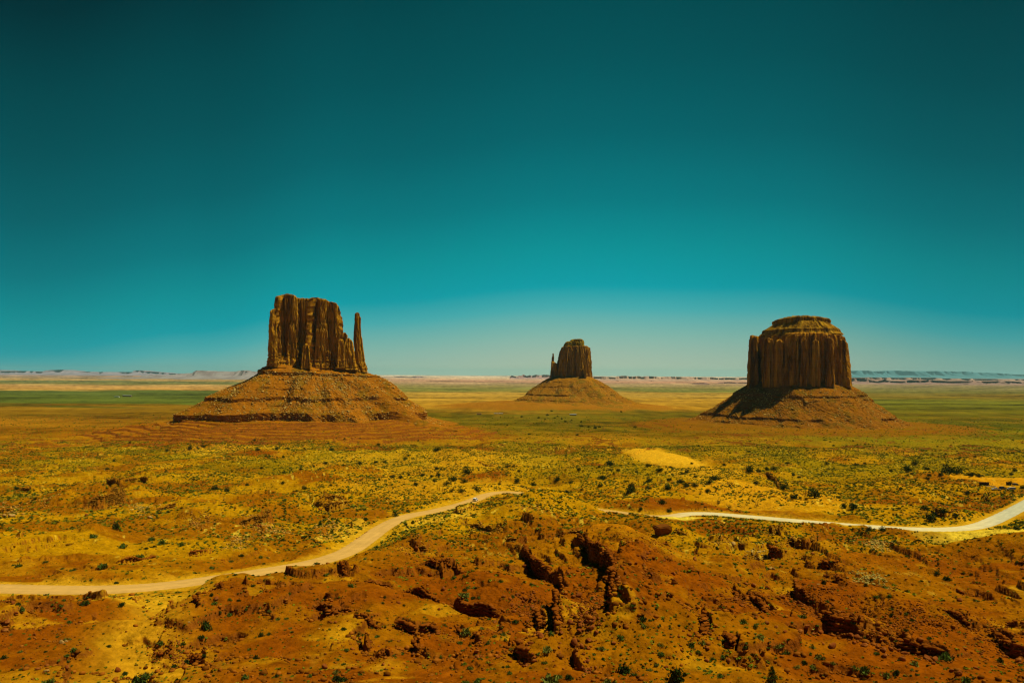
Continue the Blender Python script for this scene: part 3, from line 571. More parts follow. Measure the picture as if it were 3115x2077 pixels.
def talus(fr, foot, zt, zb, W, bands, seed, n=900, m=260, col=(0.3, 0.12, 0.01), parent=None, tiltx=None, gul=1.0):
    """apron round the cliffs; bands = (height fraction from the foot, thickness fraction) of the hard ledges; W = run to right, back, left, front"""
    th = np.linspace(0, 2 * np.pi, n, endpoint=False); P, _ = round_poly(foot, 1500, 3); c0 = P.mean(0); pa = np.arctan2(P[:, 1] - c0[1], P[:, 0] - c0[0]); pr = np.hypot(*(P - c0).T); od = np.argsort(pa)
    r0 = np.interp(th, pa[od], pr[od], period=2 * np.pi)
    k = (np.cos(th), np.sin(th)); Wd = np.interp(th, [0, np.pi / 2, np.pi, 3 * np.pi / 2, 2 * np.pi], [W[0], W[1], W[2], W[3], W[0]])
    Wd = np.convolve(np.pad(Wd, n // 12, mode='wrap'), np.ones(n // 6 + 1) / (n // 6 + 1), mode='valid')[:n]
    h = np.linspace(1, -0.06, m)[:, None]; X, Y = np.cos(th)[None] * 180, np.sin(th)[None] * 180
    sl = 1.0 + 0.5 * pn(X / 60 + h * 4, Y / 60, seed) + 0.5 * sstep(0.5, 0, h) + 1.6 * sstep(0.10, 0, h) + 0.25 * sstep(0.86, 0.97, h)
    for i, (hb, tb, on) in enumerate(bands):
        hj = hb + 0.03 * pn(X / 70, Y / 70, seed + 30 + i) + 0.012 * pn(X / 20, Y / 20, seed + 35 + i) + 0.004 * pn(X / 8, Y / 8, seed + 50 + i)
        msk = np.clip(on * 1.75 + 1.5 * pn(X / 34, Y / 34, seed + 40 + i) - (1.5 if hb < 0.5 else 0.5) * np.exp(-((th[None] - 5.25) / 0.5) ** 2), 0.0, 1)
        bnd = sstep(tb / 2, tb / 2 * 0.7, np.abs(h - hj)); sl = sl * (1 - bnd * msk * 0.97); BD = np.maximum(BD, bnd * msk) if i else bnd * msk
    cum = np.cumsum(sl, 0); cum = (cum - cum[:1]) / (m * 1.0); ref = np.median(cum[-1]); cum = cum / ref
    hw = h * 2.2; gl = (1 - 2 * np.abs(pn(X / 19 + hw + 0.6 * pn(X / 30, hw * 3, seed + 8), Y / 19 + hw, seed + 2))) * 2.6 + (1 - 2 * np.abs(pn(X / 6 + hw * 4, Y / 6, seed + 3))) * 1.0 + pn(X / 40 + hw, Y / 40, seed + 4) * 12 + fbm(X / 7 + h * 25, Y / 7, seed + 7, 3) * 2.2
    rad = r0[None] - 6 + Wd[None] * cum + gl * gul * 0.75 * np.clip(cum * 2.0, 0, 1) * (0.3 + 0.7 * np.clip(1 - h, 0, 1)) + 0.8 * pn(X / 2.2 + h * 60, Y / 2.2, seed + 5)
    A = c0[0] + rad * np.cos(th); B = c0[1] + rad * np.sin(th)
    zt_ = zt if tiltx is None else np.interp(A, [tiltx[0], tiltx[2]], [tiltx[1], tiltx[3]])
    zt0 = np.maximum(zt if tiltx is None else 0, zt_); Z = zb + (zt - zb) * h + (zt_ - zt) * sstep(0.72, 1.0, h) + 0.7 * fbm(A / 7, B / 7, seed + 6, 3)
    co = fr.world(A.ravel(), B.ravel(), Z.ravel()); q = grid_quads(m, n, True)[:, ::-1]; co = np.vstack([co, fr.world(np.array([c0[0]]), np.array([c0[1]]), np.array([Z[0].mean()]))])
    tri = np.stack([np.arange(n), (np.arange(n) + 1) % n, np.full(n, m * n)], -1)
    hh = np.concatenate([np.repeat(h, n, 1).ravel(), [1]]); x, y, z = co.T
    col = np.array(col) * np.array([1.04, 0.99, 0.5]); c = np.repeat(np.array(col)[None], len(co), 0); v = fbm(x / 30, y / 30, seed + 60, 5)
    c = lerp3(c, np.array(col) * np.array([0.62, 0.92, 1.0]), 0.8 * sstep(-0.05, 0.5, v + 0.25 * pn(x / 90, y / 90, seed + 61) - 0.3 * (hh - 0.3)))
    c = lerp3(c, np.array(col) * 1.35, 0.6 * sstep(0.15, 0.6, fbm(x / 9, y / 9, seed + 63, 3)))
    c = lerp3(c, np.array(col) * np.array([0.55, 0.45, 0.5]), 0.75 * np.concatenate([BD.ravel(), [0]]) * np.clip(0.7 + pn(x / 12, y / 12, seed + 67), 0, 1))
    st = pn(z / 1.6 + 0.4 * pn(x / 50, y / 50, seed + 65), x * 0 + 0.3, seed + 64) + 0.5 * pn(z / 0.7, x * 0, seed + 66); c = c * (1 + 0.17 * st)[:, None]
    o = mesh('talus_slope', co, q, tri, True, [M['talus']], c, parent, True)
    return o, A, B, Z
_ico = {}
def ico(sub):
    if sub not in _ico:
        bm = bmesh.new(); bmesh.ops.create_icosphere(bm, subdivisions=sub, radius=1.0); bm.verts.ensure_lookup_table()
        _ico[sub] = (np.array([v.co for v in bm.verts]), np.array([[v.index for v in f.verts] for f in bm.faces])); bm.free()
    return _ico[sub]
def rock_shape(seed, sub=2, cuts=9, sq=(1, 0.8, 0.65), rough=0.06):
    r = np.random.default_rng(seed); v, f = ico(sub); v = v.copy()
    for _ in range(cuts):
        n = r.normal(size=3); n /= np.linalg.norm(n); d = r.uniform(0.45, 0.8); k = v @ n - d; v -= np.maximum(k, 0)[:, None] * n
    v *= 1 + rough * pn(v[:, 0] * 2.5 + seed, v[:, 1] * 2.5 + v[:, 2] * 1.7, seed)[:, None]
    v = v * np.array(sq); v[:, 2] -= v[:, 2].min() * 0.0; return v, f
SMALL = [rock_shape(900 + i, 1, 6, (1, 0.8, 0.6)) for i in range(8)]
def scatter_rocks(name, pos, size, cols, m, parent=None, flat=1.0, seed=0):
    r = np.random.default_rng(seed); cos, fs, cc, o = [], [], [], 0
    idx = r.integers(0, len(SMALL), len(pos)); ang = r.uniform(0, 2 * np.pi, len(pos))
    for k in range(len(SMALL)):
        sel = np.where(idx == k)[0]
        if not len(sel): continue
        v, f = SMALL[k]; ca, sa = np.cos(ang[sel]), np.sin(ang[sel]); s = size[sel]
        x = (v[None, :, 0] * ca[:, None] - v[None, :, 1] * sa[:, None]) * s[:, None] + pos[sel, 0:1]; y = (v[None, :, 0] * sa[:, None] + v[None, :, 1] * ca[:, None]) * s[:, None] + pos[sel, 1:2]
        z = v[None, :, 2] * (s * flat)[:, None] + pos[sel, 2:3] + (s * 0.2)[:, None]
        cos.append(np.stack([x, y, z], -1).reshape(-1, 3)); fs.append((f[None] + (np.arange(len(sel)) * len(v))[:, None, None] + o).reshape(-1, 3)); cc.append(np.repeat(cols[sel], len(v), 0)); o += len(sel) * len(v)
    return mesh(name, np.vstack(cos), None, np.vstack(fs), False, [m], np.vstack(cc), parent, parent is not None)
def debris(fr, grid, nrock, seed, parent, ang=(3.3, 6.1), bright=0.5, hmax=0.85, smin=0.5, smax=3.0, clumps=()):
    A, B, Z = grid; m, n = A.shape; r = np.random.default_rng(seed)
    j = (r.uniform(ang[0], ang[1], nrock) / (2 * np.pi) * n).astype(int) % n; i = ((1 - r.beta(1.3, 1.2, nrock) * hmax) * (m - 8)).astype(int)
    a, b, z = A[i, j], B[i, j], Z[i, j]; p = fr.world(a, b, z)
    keep = fbm(p[:, 0] / 35, p[:, 1] / 35, seed, 3) > r.uniform(-0.7, 0.35, nrock); p = p[keep]
    s = smin + (smax - smin) * r.beta(0.8, 6, len(p)); c = np.array([0.36, 0.17, 0.02])[None] * r.uniform(0.6, 1.4, (len(p), 1)); k = r.uniform(0, 1, len(p)) < bright; c[k] = np.array([0.62, 0.42, 0.10])
    o = scatter_rocks('debris', p, s, c, M['rubble'], parent, 0.9, seed); o['kind'] = 'stuff'; return o

def butte_west():
    fr = Frame(BW); root = empty('sandstone_butte', (BW[0], BW[1], 0))
    tag(root, 'mitten shaped butte on the left with a tall thin spire on its right side', 'butte', 'sandstone buttes')
    V = lambda x, y, d=0: fr.pt('W', x, y, d)
    def lev(rows, d=0):
        o = []
        for y, a, b in rows:
            xa, z = V(a, y, d); xb, _ = V(b, y, d); o.append((z, xa, xb))
        return o
    def tp(pts, d=0): return [V(x, y, d) for x, y in pts]
    bl = V(900, 540, -45)[1]
    parts = [loft(fr, BOX, lev([(625, 826, 1060), (400, 838, 1052), (200, 858, 1048), (80, 872, 1046)], -30), -42, 50, tp([(860, 125), (880, 105), (935, 90), (965, 83), (1000, 91), (1030, 104), (1048, 118)], -20), seed=10, bed=(bl, 2.5)),
             loft(fr, BOX, lev([(625, 826, 905), (300, 832, 896), (190, 845, 892)], -46), -56, -10, tp([(840, 208), (860, 197), (885, 197), (895, 210)], -46), n=160, nz=110, seed=20, lam=0.5, bed=(bl, 1)),
             loft(fr, BOX, lev([(640, 1000, 1200), (110, 1020, 1160)], -10), -20, 45, tp([(1020, 112), (1070, 118), (1160, 120)], -10), seed=30, n=220, bed=(bl, 3)),
             loft(fr, BOX, lev([(640, 1108, 1385), (420, 1120, 1372), (250, 1124, 1360), (105, 1130, 1356)], -30), -46, 44, tp([(1125, 126), (1150, 116), (1190, 113), (1250, 128), (1290, 148), (1335, 158), (1352, 175), (1360, 200)], -25), seed=40, bed=(bl - 3, 2.5)),
             loft(fr, BOX, lev([(640, 1062, 1140), (460, 1080, 1128)], -46), -58, -25, tp([(1080, 480), (1100, 458), (1115, 462), (1130, 490)], -46), n=120, nz=60, seed=50, lam=0.4),
             loft(fr, BOX, lev([(640, 1325, 1400), (400, 1335, 1392)], -40), -50, 0, tp([(1335, 432), (1355, 418), (1380, 425), (1400, 450)], -46), n=120, nz=60, seed=60, lam=0.4, bed=(bl - 6, 1)),
             loft(fr, BOX, lev([(640, 1345, 1425), (365, 1365, 1414)], -10), -25, 30, tp([(1362, 400), (1378, 378), (1395, 372), (1412, 385)], -10), n=120, nz=80, seed=70, lam=0.4),
             loft(fr, BOX, lev([(640, 1340, 1400), (330, 1350, 1368)], 0), -15, 30, tp([(1350, 326), (1366, 345)], 0), n=100, nz=80, seed=75, lam=0.4),
             loft(fr, BOX, lev([(648, 1375, 1478), (430, 1385, 1452)], -30), -45, 10, tp([(1380, 455), (1400, 422), (1425, 412), (1445, 428), (1455, 440), (1475, 470)], -38), n=170, nz=80, seed=80, lam=0.5, bed=(bl - 8, 2)),
             loft(fr, BOX, lev([(660, 820, 1560), (540, 835, 1530)], -20), -40, 40, tp([(835, 545), (1100, 552), (1300, 565), (1530, 600)], -20), seed=90, nz=60, lam=0.8, bed=(bl, 3))]
    co, q, t = join(parts); mesh('cliff', co, q, t, False, [M['cliff']], rock_col(co, (0.275, 0.125, 0.013), (0.20, 0.085, 0.010), (0.33, 0.165, 0.02), 400, 0), root, True)
    sp = [loft(fr, BOX, lev([(665, 1470, 1556), (570, 1468, 1540), (500, 1464, 1529), (430, 1456, 1522), (330, 1460, 1509), (262, 1465, 1511), (250, 1467, 1503), (226, 1468, 1502)], -20), -32, -6, tp([(1466, 232), (1485, 227), (1503, 231)], -20), n=140, nz=190, seed=100, lam=0.3, amp=0.75, bed=(bl - 10, 1.5))]
    co, q, t = join(sp); mesh('spire', co, q, t, False, [M['cliff']], rock_col(co, (0.275, 0.125, 0.013), (0.20, 0.085, 0.010), (0.33, 0.165, 0.02), 400, 0), root, True)
    x0, z0 = V(828, 606, -30); x1, z1 = V(1560, 662, -30)
    foot = [(x0, -45), (x0 + 60, -50), (x1 - 60, -42), (x1 + 2, -36), (x1, 40), (x0, 50)]
    zt = z0 + 1
    o, A, B, Z = talus(fr, foot, zt, 18.0, (212, 170, 275, 162), [(0.93, 0.02, 0.3), (0.845, 0.07, 1.0), (0.72, 0.02, 0.1), (0.60, 0.03, 0.3), (0.42, 0.06, 0.9), (0.30, 0.025, 0.1), (0.14, 0.14, 0.9), (0.02, 0.02, 0.4)], 500, col=(0.30, 0.115, 0.0085), parent=root, tiltx=(x0, z0 + 1, x1, z1 + 1))
    debris(fr, (A, B, Z), 9000, 501, root, (3.1, 6.3), 0.5, 0.9, 0.9, 5.5)
def butte_merrick():
    fr = Frame(BB); root = empty('sandstone_butte', (BB[0], BB[1], 0))
    tag(root, 'massive blocky butte on the right with a flat slab top and no spire', 'butte', 'sandstone buttes')
    V = lambda x, y, d=0: fr.pt('B', x, y, d)
    def lev(rows, d=0):
        o = []
        for y, a, b in rows:
            xa, z = V(a, y, d); xb, _ = V(b, y, d); o.append((z, xa, xb))
        return o
    def tp(pts, d=0): return [V(x, y, d) for x, y in pts]
    poly = [(-1, 0.15), (-0.62, -0.35), (-0.16, -1.0), (0.25, -0.92), (0.8, -0.70), (1.0, 0.0), (0.85, 0.9), (-0.2, 1.0), (-0.9, 0.8)]
    parts = [loft(fr, poly, lev([(850, 580, 1625), (800, 583, 1618), (600, 592, 1626), (400, 612, 1600), (330, 640, 1586), (290, 690, 1570)], -20), -125, 120, tp([(590, 330), (690, 296), (900, 285), (1300, 282), (1560, 292), (1600, 310)], -50), n=1200, nz=220, seed=210, lam=0.9, cut=1, bed=(-200, 0), saw=9.0),
             loft(fr, BOX, lev([(840, 578, 720), (330, 610, 690)], 0), -35, 40, tp([(608, 309), (640, 305), (685, 312)], -10), n=200, nz=120, seed=220, lam=0.6),
             loft(fr, BOX, lev([(830, 925, 1130), (560, 960, 1060), (480, 985, 1035)], -110), -128, -70, tp([(960, 600), (1000, 480), (1035, 590), (1120, 660)], -120), n=200, nz=100, seed=230, lam=0.5),
             loft(fr, BOX, lev([(830, 1480, 1630), (360, 1500, 1600)], -30), -85, 30, tp([(1500, 345), (1560, 350), (1605, 380)], -50), n=240, nz=120, seed=240, lam=0.7)]
    for k, (xa, xb, yt, dd) in enumerate([(740, 860, 330, -78), (860, 960, 345, -100), (1120, 1200, 330, -118), (1230, 1330, 345, -112), (1370, 1470, 320, -104)]):
        parts.append(loft(fr, BOX, lev([(830, xa - 10, xb + 10), (yt, xa, xb)], dd), dd - 8, dd + 40, tp([(xa, yt + 25), ((xa + xb) / 2, yt), (xb, yt + 30)], dd), n=150, nz=110, seed=250 + k, lam=0.5))
    co, q, t = join(parts); mesh('cliff', co, q, t, False, [M['cliff']], rock_col(co, (0.27, 0.112, 0.010), (0.19, 0.072, 0.008), (0.33, 0.16, 0.018), 410, 0), root, True)
    cp = [loft(fr, poly, lev([(300, 680, 1575), (276, 712, 1542), (240, 722, 1532)], -20), -95, 95, None, n=500, nz=30, seed=260, lam=0.4, amp=0.7),
          loft(fr, poly, lev([(246, 730, 1528), (215, 790, 1478), (184, 838, 1436), (160, 900, 1400)], -20), -88, 85, None, n=400, nz=40, seed=270, lam=0.3, amp=0.8),
          loft(fr, poly, lev([(190, 834, 1432), (178, 828, 1440), (140, 830, 1441)], -10), -72, 70, tp([(820, 148), (900, 136), (1000, 122), (1150, 117), (1300, 124), (1430, 134), (1445, 150)], -10), n=500, nz=30, seed=280, lam=0.5, amp=0.9)]
    co, q, t = join(cp); mesh('cap', co, q, t, False, [M['cliff']], rock_col(co, (0.22, 0.108, 0.011), (0.15, 0.07, 0.009), (0.30, 0.17, 0.02), 420, 0), root, True)
    x0, z0 = V(583, 800, -20); x1, z1 = V(1620, 812, -20)
    p = np.array(poly) * np.array([(x1 - x0) / 2, 120]) + np.array([(x0 + x1) / 2, -2])
    o, A, B, Z = talus(fr, p, z0 + 6, 6.0, (190, 170, 205, 172), [(0.90, 0.02, 0.2), (0.68, 0.045, 0.9), (0.58, 0.03, 0.4), (0.38, 0.03, 0.2), (0.20, 0.055, 0.9), (0.06, 0.03, 0.2)], 600, col=(0.235, 0.092, 0.008), parent=root)
    debris(fr, (A, B, Z), 6500, 601, root, (3.1, 6.3), 0.3, 0.85, 0.9, 5.0)
def butte_east():
    fr = Frame(BE); root = empty('sandstone_butte', (BE[0], BE[1], 0))
    tag(root, 'smallest and farthest butte in the middle with a short thumb on its left side', 'butte', 'sandstone buttes')
    V = lambda x, y, d=0: fr.pt('E', x, y, d)
    def lev(rows, d=0):
        o = []
        for y, a, b in rows:
            xa, z = V(a, y, d); xb, _ = V(b, y, d); o.append((z, xa, xb))
        return o
    def tp(pts, d=0): return [V(x, y, d) for x, y in pts]
    poly = [(-1, 0.0), (-0.75, -0.75), (0.0, -0.9), (0.68, -1.0), (1.0, -0.2), (0.9, 0.9), (0, 1), (-0.9, 0.8)]
    parts = [loft(fr, poly, lev([(665, 1120, 1568), (500, 1150, 1560), (430, 1160, 1553), (350, 1178, 1549), (300, 1200, 1540), (280, 1225, 1530)], -20), -75, 75, tp([(1160, 330), (1210, 288), (1300, 282), (1420, 284), (1520, 284), (1550, 300)], -20), n=600, nz=150, seed=310, lam=0.7, cut=1, saw=3.0),
             loft(fr, BOX, lev([(668, 1068, 1180), (560, 1080, 1165), (495, 1084, 1160)], 0), -40, 40, tp([(1080, 470), (1120, 472), (1150, 494), (1200, 500)], 0), n=200, nz=80, seed=320, lam=0.5),
             loft(fr, BOX, lev([(660, 1480, 1512), (510, 1488, 1506)], -74), -86, -60, tp([(1488, 505), (1498, 498), (1506, 505)], -74), n=80, nz=60, seed=330, lam=0.25)]
    co, q, t = join(parts); mesh('cliff', co, q, t, False, [M['cliff']], rock_col(co, (0.225, 0.105, 0.011), (0.18, 0.075, 0.009), (0.28, 0.14, 0.018), 430, 0), root, True)
    co, q, t = loft(fr, BOX, lev([(520, 1082, 1122), (460, 1088, 1121), (420, 1092, 1121), (400, 1098, 1118), (372, 1099, 1117)], 0), -12, 14, tp([(1098, 378), (1108, 372), (1118, 378)], 0), n=90, nz=90, seed=340, lam=0.22, amp=0.7)
    mesh('thumb', co, q, t, False, [M['cliff']], rock_col(co, (0.235, 0.105, 0.011), (0.18, 0.075, 0.009), (0.28, 0.14, 0.018), 430, 0), root, True)
    cp = [loft(fr, BOX, lev([(292, 1240, 1485), (240, 1252, 1475)], -10), -50, 50, tp([(1250, 238), (1300, 232), (1475, 240)], -10), n=260, nz=30, seed=350, lam=0.5),
          loft(fr, BOX, lev([(250, 1305, 1476), (206, 1312, 1472)], -10), -44, 44, tp([(1310, 212), (1360, 206), (1440, 203), (1472, 212)], -10), n=260, nz=30, seed=360, lam=0.5)]
    co, q, t = join(cp); mesh('cap', co, q, t, False, [M['cliff']], rock_col(co, (0.20, 0.13, 0.014), (0.15, 0.08, 0.009), (0.28, 0.19, 0.025), 440, 0), root, True)
    x0, z0 = V(1072, 655, -10); x1, z1 = V(1568, 655, -10)
    p = np.array(poly) * np.array([(x1 - x0) / 2, 76]) + np.array([(x0 + x1) / 2, 0])
    o, A, B, Z = talus(fr, p, z0 + 4, 10.0, (240, 190, 205, 225), [(0.80, 0.03, 0.3), (0.62, 0.03, 0.4), (0.50, 0.02, 0.1), (0.33, 0.05, 0.6), (0.14, 0.03, 0.5)], 700, n=700, m=200, col=(0.28, 0.125, 0.011), parent=root)
    debris(fr, (A, B, Z), 2400, 701, root, (3.1, 6.3), 0.25, 0.8, 1.2, 5.5)
butte_west(); butte_merrick(); butte_east()

# ------------------------------------------------------------------ far ranges (hills)
def far_range(pts, D, z0, dep, col, col2, seed, cliff=0.45, rough=0.3, nx=420):
    """pts: skyline in photo pixels; D: distance; z0: ground level; a real ridge with thickness dep"""
    px = np.array([p[0] for p in pts], float); py = np.array([p[1] for p in pts], float)
    gx = np.linspace(px[0], px[-1], nx); gy = np.interp(gx, px, py)
    d = raydir(gx, gy); X0 = d[:, 0] / d[:, 1] * D; zt = CAMZ + d[:, 2] / d[:, 1] * D; H = np.maximum(zt - z0, 0.5)
    H = H * (1 + 0.10 * fbm(X0 / (D * 0.012), X0 * 0, seed, 4))
    v = np.array([-1.0, -0.8, -0.62, -0.46, -0.34, -0.26, -0.22, -0.19, -0.1, 0.1, 0.4, 0.7, 1.0]); hv = np.array([0, 0.09, 0.2, 0.33, 0.46, 1 - cliff, 0.93, 1.0, 1.0, 0.99, 0.8, 0.4, 0])
    V = np.repeat(v[:, None], nx, 1); X = np.repeat(X0[None], len(v), 0); HH = hv[:, None] * H[None]
    k = D * 0.010; gul = (1 - 2 * np.abs(pn(X / k, V * 1.5, seed + 1))) + 0.5 * (1 - 2 * np.abs(pn(X / (k * 0.35), V * 2, seed + 2)))
    Y = D + V * dep + gul * dep * rough * 0.5 * (1 - hv[:, None]) ** 0.3 * (V < 0.1) + dep * 0.5 * pn(X / (k * 3), X * 0, seed + 4)
    X = X * Y / D if False else X
    co = np.stack([X.ravel(), Y.ravel(), (z0 - 3 + HH + 3).ravel()], -1)
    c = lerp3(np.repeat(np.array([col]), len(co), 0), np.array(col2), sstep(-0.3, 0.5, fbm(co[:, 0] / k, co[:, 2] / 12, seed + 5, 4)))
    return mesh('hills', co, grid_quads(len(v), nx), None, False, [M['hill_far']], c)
def hills(pts, *a, **k):
    o = far_range(pts, *a, **k); o['kind'] = 'structure'; return o
P_ = lambda L, ox, oy, s: [(ox + x / s, oy + y / s) for x, y in L]
L0 = (0, 1100, 2.614)
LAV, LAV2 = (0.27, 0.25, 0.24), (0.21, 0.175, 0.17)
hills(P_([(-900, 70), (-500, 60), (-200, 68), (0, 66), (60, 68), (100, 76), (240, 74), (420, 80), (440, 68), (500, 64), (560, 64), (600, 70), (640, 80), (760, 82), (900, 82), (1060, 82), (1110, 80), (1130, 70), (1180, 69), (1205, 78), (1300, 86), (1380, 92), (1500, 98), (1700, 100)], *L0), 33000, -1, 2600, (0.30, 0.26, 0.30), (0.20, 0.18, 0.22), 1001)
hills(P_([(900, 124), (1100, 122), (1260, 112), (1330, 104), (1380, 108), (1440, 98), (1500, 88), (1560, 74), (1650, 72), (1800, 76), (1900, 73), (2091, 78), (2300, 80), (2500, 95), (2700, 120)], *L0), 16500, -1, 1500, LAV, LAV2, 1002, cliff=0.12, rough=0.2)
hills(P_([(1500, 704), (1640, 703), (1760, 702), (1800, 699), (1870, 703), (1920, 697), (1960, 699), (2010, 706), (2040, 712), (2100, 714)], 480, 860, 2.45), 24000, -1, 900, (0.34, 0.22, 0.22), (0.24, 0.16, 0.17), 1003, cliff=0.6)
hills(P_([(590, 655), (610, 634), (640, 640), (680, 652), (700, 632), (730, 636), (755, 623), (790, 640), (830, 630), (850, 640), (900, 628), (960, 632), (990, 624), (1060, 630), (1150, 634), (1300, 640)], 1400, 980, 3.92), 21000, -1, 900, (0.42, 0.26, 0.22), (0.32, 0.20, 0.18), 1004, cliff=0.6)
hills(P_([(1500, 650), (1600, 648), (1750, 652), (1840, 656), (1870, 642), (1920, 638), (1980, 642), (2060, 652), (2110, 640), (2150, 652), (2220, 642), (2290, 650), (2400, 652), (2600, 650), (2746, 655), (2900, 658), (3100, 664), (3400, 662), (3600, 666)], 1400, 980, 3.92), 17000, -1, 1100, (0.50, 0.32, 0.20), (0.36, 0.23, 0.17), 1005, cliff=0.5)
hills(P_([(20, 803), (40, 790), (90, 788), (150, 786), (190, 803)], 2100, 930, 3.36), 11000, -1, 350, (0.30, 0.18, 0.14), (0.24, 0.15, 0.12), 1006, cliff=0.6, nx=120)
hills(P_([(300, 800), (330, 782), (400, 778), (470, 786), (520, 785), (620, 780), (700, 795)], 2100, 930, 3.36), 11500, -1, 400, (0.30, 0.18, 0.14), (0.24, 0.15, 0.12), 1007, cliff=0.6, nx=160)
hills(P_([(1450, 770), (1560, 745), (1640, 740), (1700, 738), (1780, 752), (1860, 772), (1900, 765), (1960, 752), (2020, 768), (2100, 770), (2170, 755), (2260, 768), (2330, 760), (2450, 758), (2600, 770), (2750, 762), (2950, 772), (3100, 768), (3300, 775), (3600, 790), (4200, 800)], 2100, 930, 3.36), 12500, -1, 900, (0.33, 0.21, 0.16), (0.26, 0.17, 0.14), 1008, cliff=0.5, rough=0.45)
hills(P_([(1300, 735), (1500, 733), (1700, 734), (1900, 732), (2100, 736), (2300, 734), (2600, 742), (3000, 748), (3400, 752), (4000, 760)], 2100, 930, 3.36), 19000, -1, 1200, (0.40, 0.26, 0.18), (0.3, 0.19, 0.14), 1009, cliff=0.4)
hills(P_([(1150, 700), (1400, 676), (1560, 668), (1700, 664), (1740, 660), (1820, 668), (1950, 670), (2050, 664), (2160, 668), (2300, 672), (2500, 668), (2700, 674), (2900, 684), (3100, 690), (3300, 704), (3500, 716), (3800, 730)], 2100, 930, 3.36), 50000, -1, 4500, (0.10, 0.25, 0.28), (0.07, 0.20, 0.23), 1010, cliff=0.3)  # far mountain: blue-green air haze painted into its rock colour

# ------------------------------------------------------------------ ordinals and places for the labels
ORD = ['first', 'second', 'third', 'fourth', 'fifth', 'sixth', 'seventh', 'eighth', 'ninth', 'tenth', 'eleventh', 'twelfth', 'thirteenth', 'fourteenth', 'fifteenth', 'sixteenth', 'seventeenth', 'eighteenth', 'nineteenth']
def ordinal(k):
    if k < 19: return ORD[k]
    t = (k + 1) // 10; u = (k + 1) % 10; tens = {2: ('twentieth', 'twenty'), 3: ('thirtieth', 'thirty'), 4: ('fortieth', 'forty'), 5: ('fiftieth', 'fifty'), 6: ('sixtieth', 'sixty')}[t]
    return tens[0] if u == 0 else tens[1] + '-' + ORD[u - 1]
def place(px, py):
    x, y = px * 2352 / 3115, py * 2352 / 3115
    yr = np.interp(x, [p[0] for p in ROAD_PX], [p[1] for p in ROAD_PX])
    if y < 1050: return 'on the plain before the buttes'
    if y < yr - 2 or (y < 1130):
        if x < 420: return 'far behind the left road'
        if x < 820: return 'behind the middle of the left road'
        if x < 1090: return 'on the sand left of the car'
        if x < 1380: return 'on the rise right of the car'
        if x < 1620: return 'below the pale sand patch'
        if x < 1900: return 'on the orange sand slope'
        return 'near the parked cars'
    if y < 1290:
        if x < 820: return 'beside the left road'
        if x < 1160: return 'on the mounds before the car'
        if x < 1460: return 'on the crest between the roads'
        if x < 1800: return 'below the right road bend'
        return 'just under the right road'
    lo = y > 1430
    if x < 330: return 'in the lower left corner' if lo else 'just below the left road'
    if x < 700: return 'low beside the sandy wash' if lo else 'high beside the sandy wash'
    if x < 1000: return 'under the left red ledges' if lo else 'on the red left flank'
    if x < 1230: return 'at the bottom left of centre' if lo else 'between the central red ledges'
    if x < 1500: return 'in the lower boulder gully' if lo else 'in the upper boulder gully'
    if x < 1780: return 'on the smooth red hump' if lo else 'just right of the gully'
    if x < 2060: return 'by the big boulder line' if lo else 'well below the right road'
    return 'in the lower right corner' if lo else 'on the right red slope'
def label_all(items, what, cat):
    """items: (object, px, py, look). Same look and same place are told apart by their order from the left"""
    by = {}
    for it in items: by.setdefault((it[3], place(it[1], it[2])), []).append(it)
    for (look, pl), L_ in by.items():
        L_.sort(key=lambda a: a[1])
        for k, (o, px, py, _) in enumerate(L_):
            o['label'] = (f'{look} {what} {pl}' if len(L_) == 1 else f'{ordinal(k)} {look} {what} from the left {pl}')
            o['category'] = cat
def copy_thing(src, loc, rz, sc, tilt=(0, 0)):
    o = src.copy(); C.objects.link(o); o.location = loc; o.rotation_euler = (tilt[0], tilt[1], rz); o.scale = sc
    for ch in src.children:
        c = ch.copy(); C.objects.link(c); c.parent = o
        for g_ in ch.children:
            d = g_.copy(); C.objects.link(d); d.parent = c
    return o

# ------------------------------------------------------------------ plants
def leaves(seed, n, rx, rz, size, clumps=14, spread=0.28, lo=0.15, up=0.5):
    r = np.random.default_rng(seed); c = r.normal(size=(clumps, 3)); c /= np.linalg.norm(c, axis=1)[:, None]; c *= r.uniform(0.35, 0.8, (clumps, 1)) ; c[:, 2] = np.abs(c[:, 2]) * r.choice([1, 1, 0.3], clumps)
    k = r.integers(0, clumps, n); q = r.normal(size=(n, 3)); q /= np.linalg.norm(q, axis=1)[:, None]; p = c[k] + q * spread * r.uniform(0.5, 1.15, (n, 1)) * r.uniform(0.7, 1.3, clumps)[k][:, None]
    p = p * np.array([rx, rx, rz]); p[:, 2] = np.maximum(p[:, 2], -0.02) + lo * rz
    a = r.normal(size=(n, 3)); a /= np.linalg.norm(a, axis=1)[:, None]; a[:, 2] += up; b = np.cross(a, r.normal(size=(n, 3))); b /= np.linalg.norm(b, axis=1)[:, None]
    s = size * r.uniform(0.6, 1.3, (n, 1)); co = np.stack([p - a * s * 0.5 - b * s * 0.4, p - a * s * 0.4 + b * s * 0.45, p + a * s * 0.9], 1).reshape(-1, 3)
    return co, np.arange(n * 3).reshape(-1, 3)
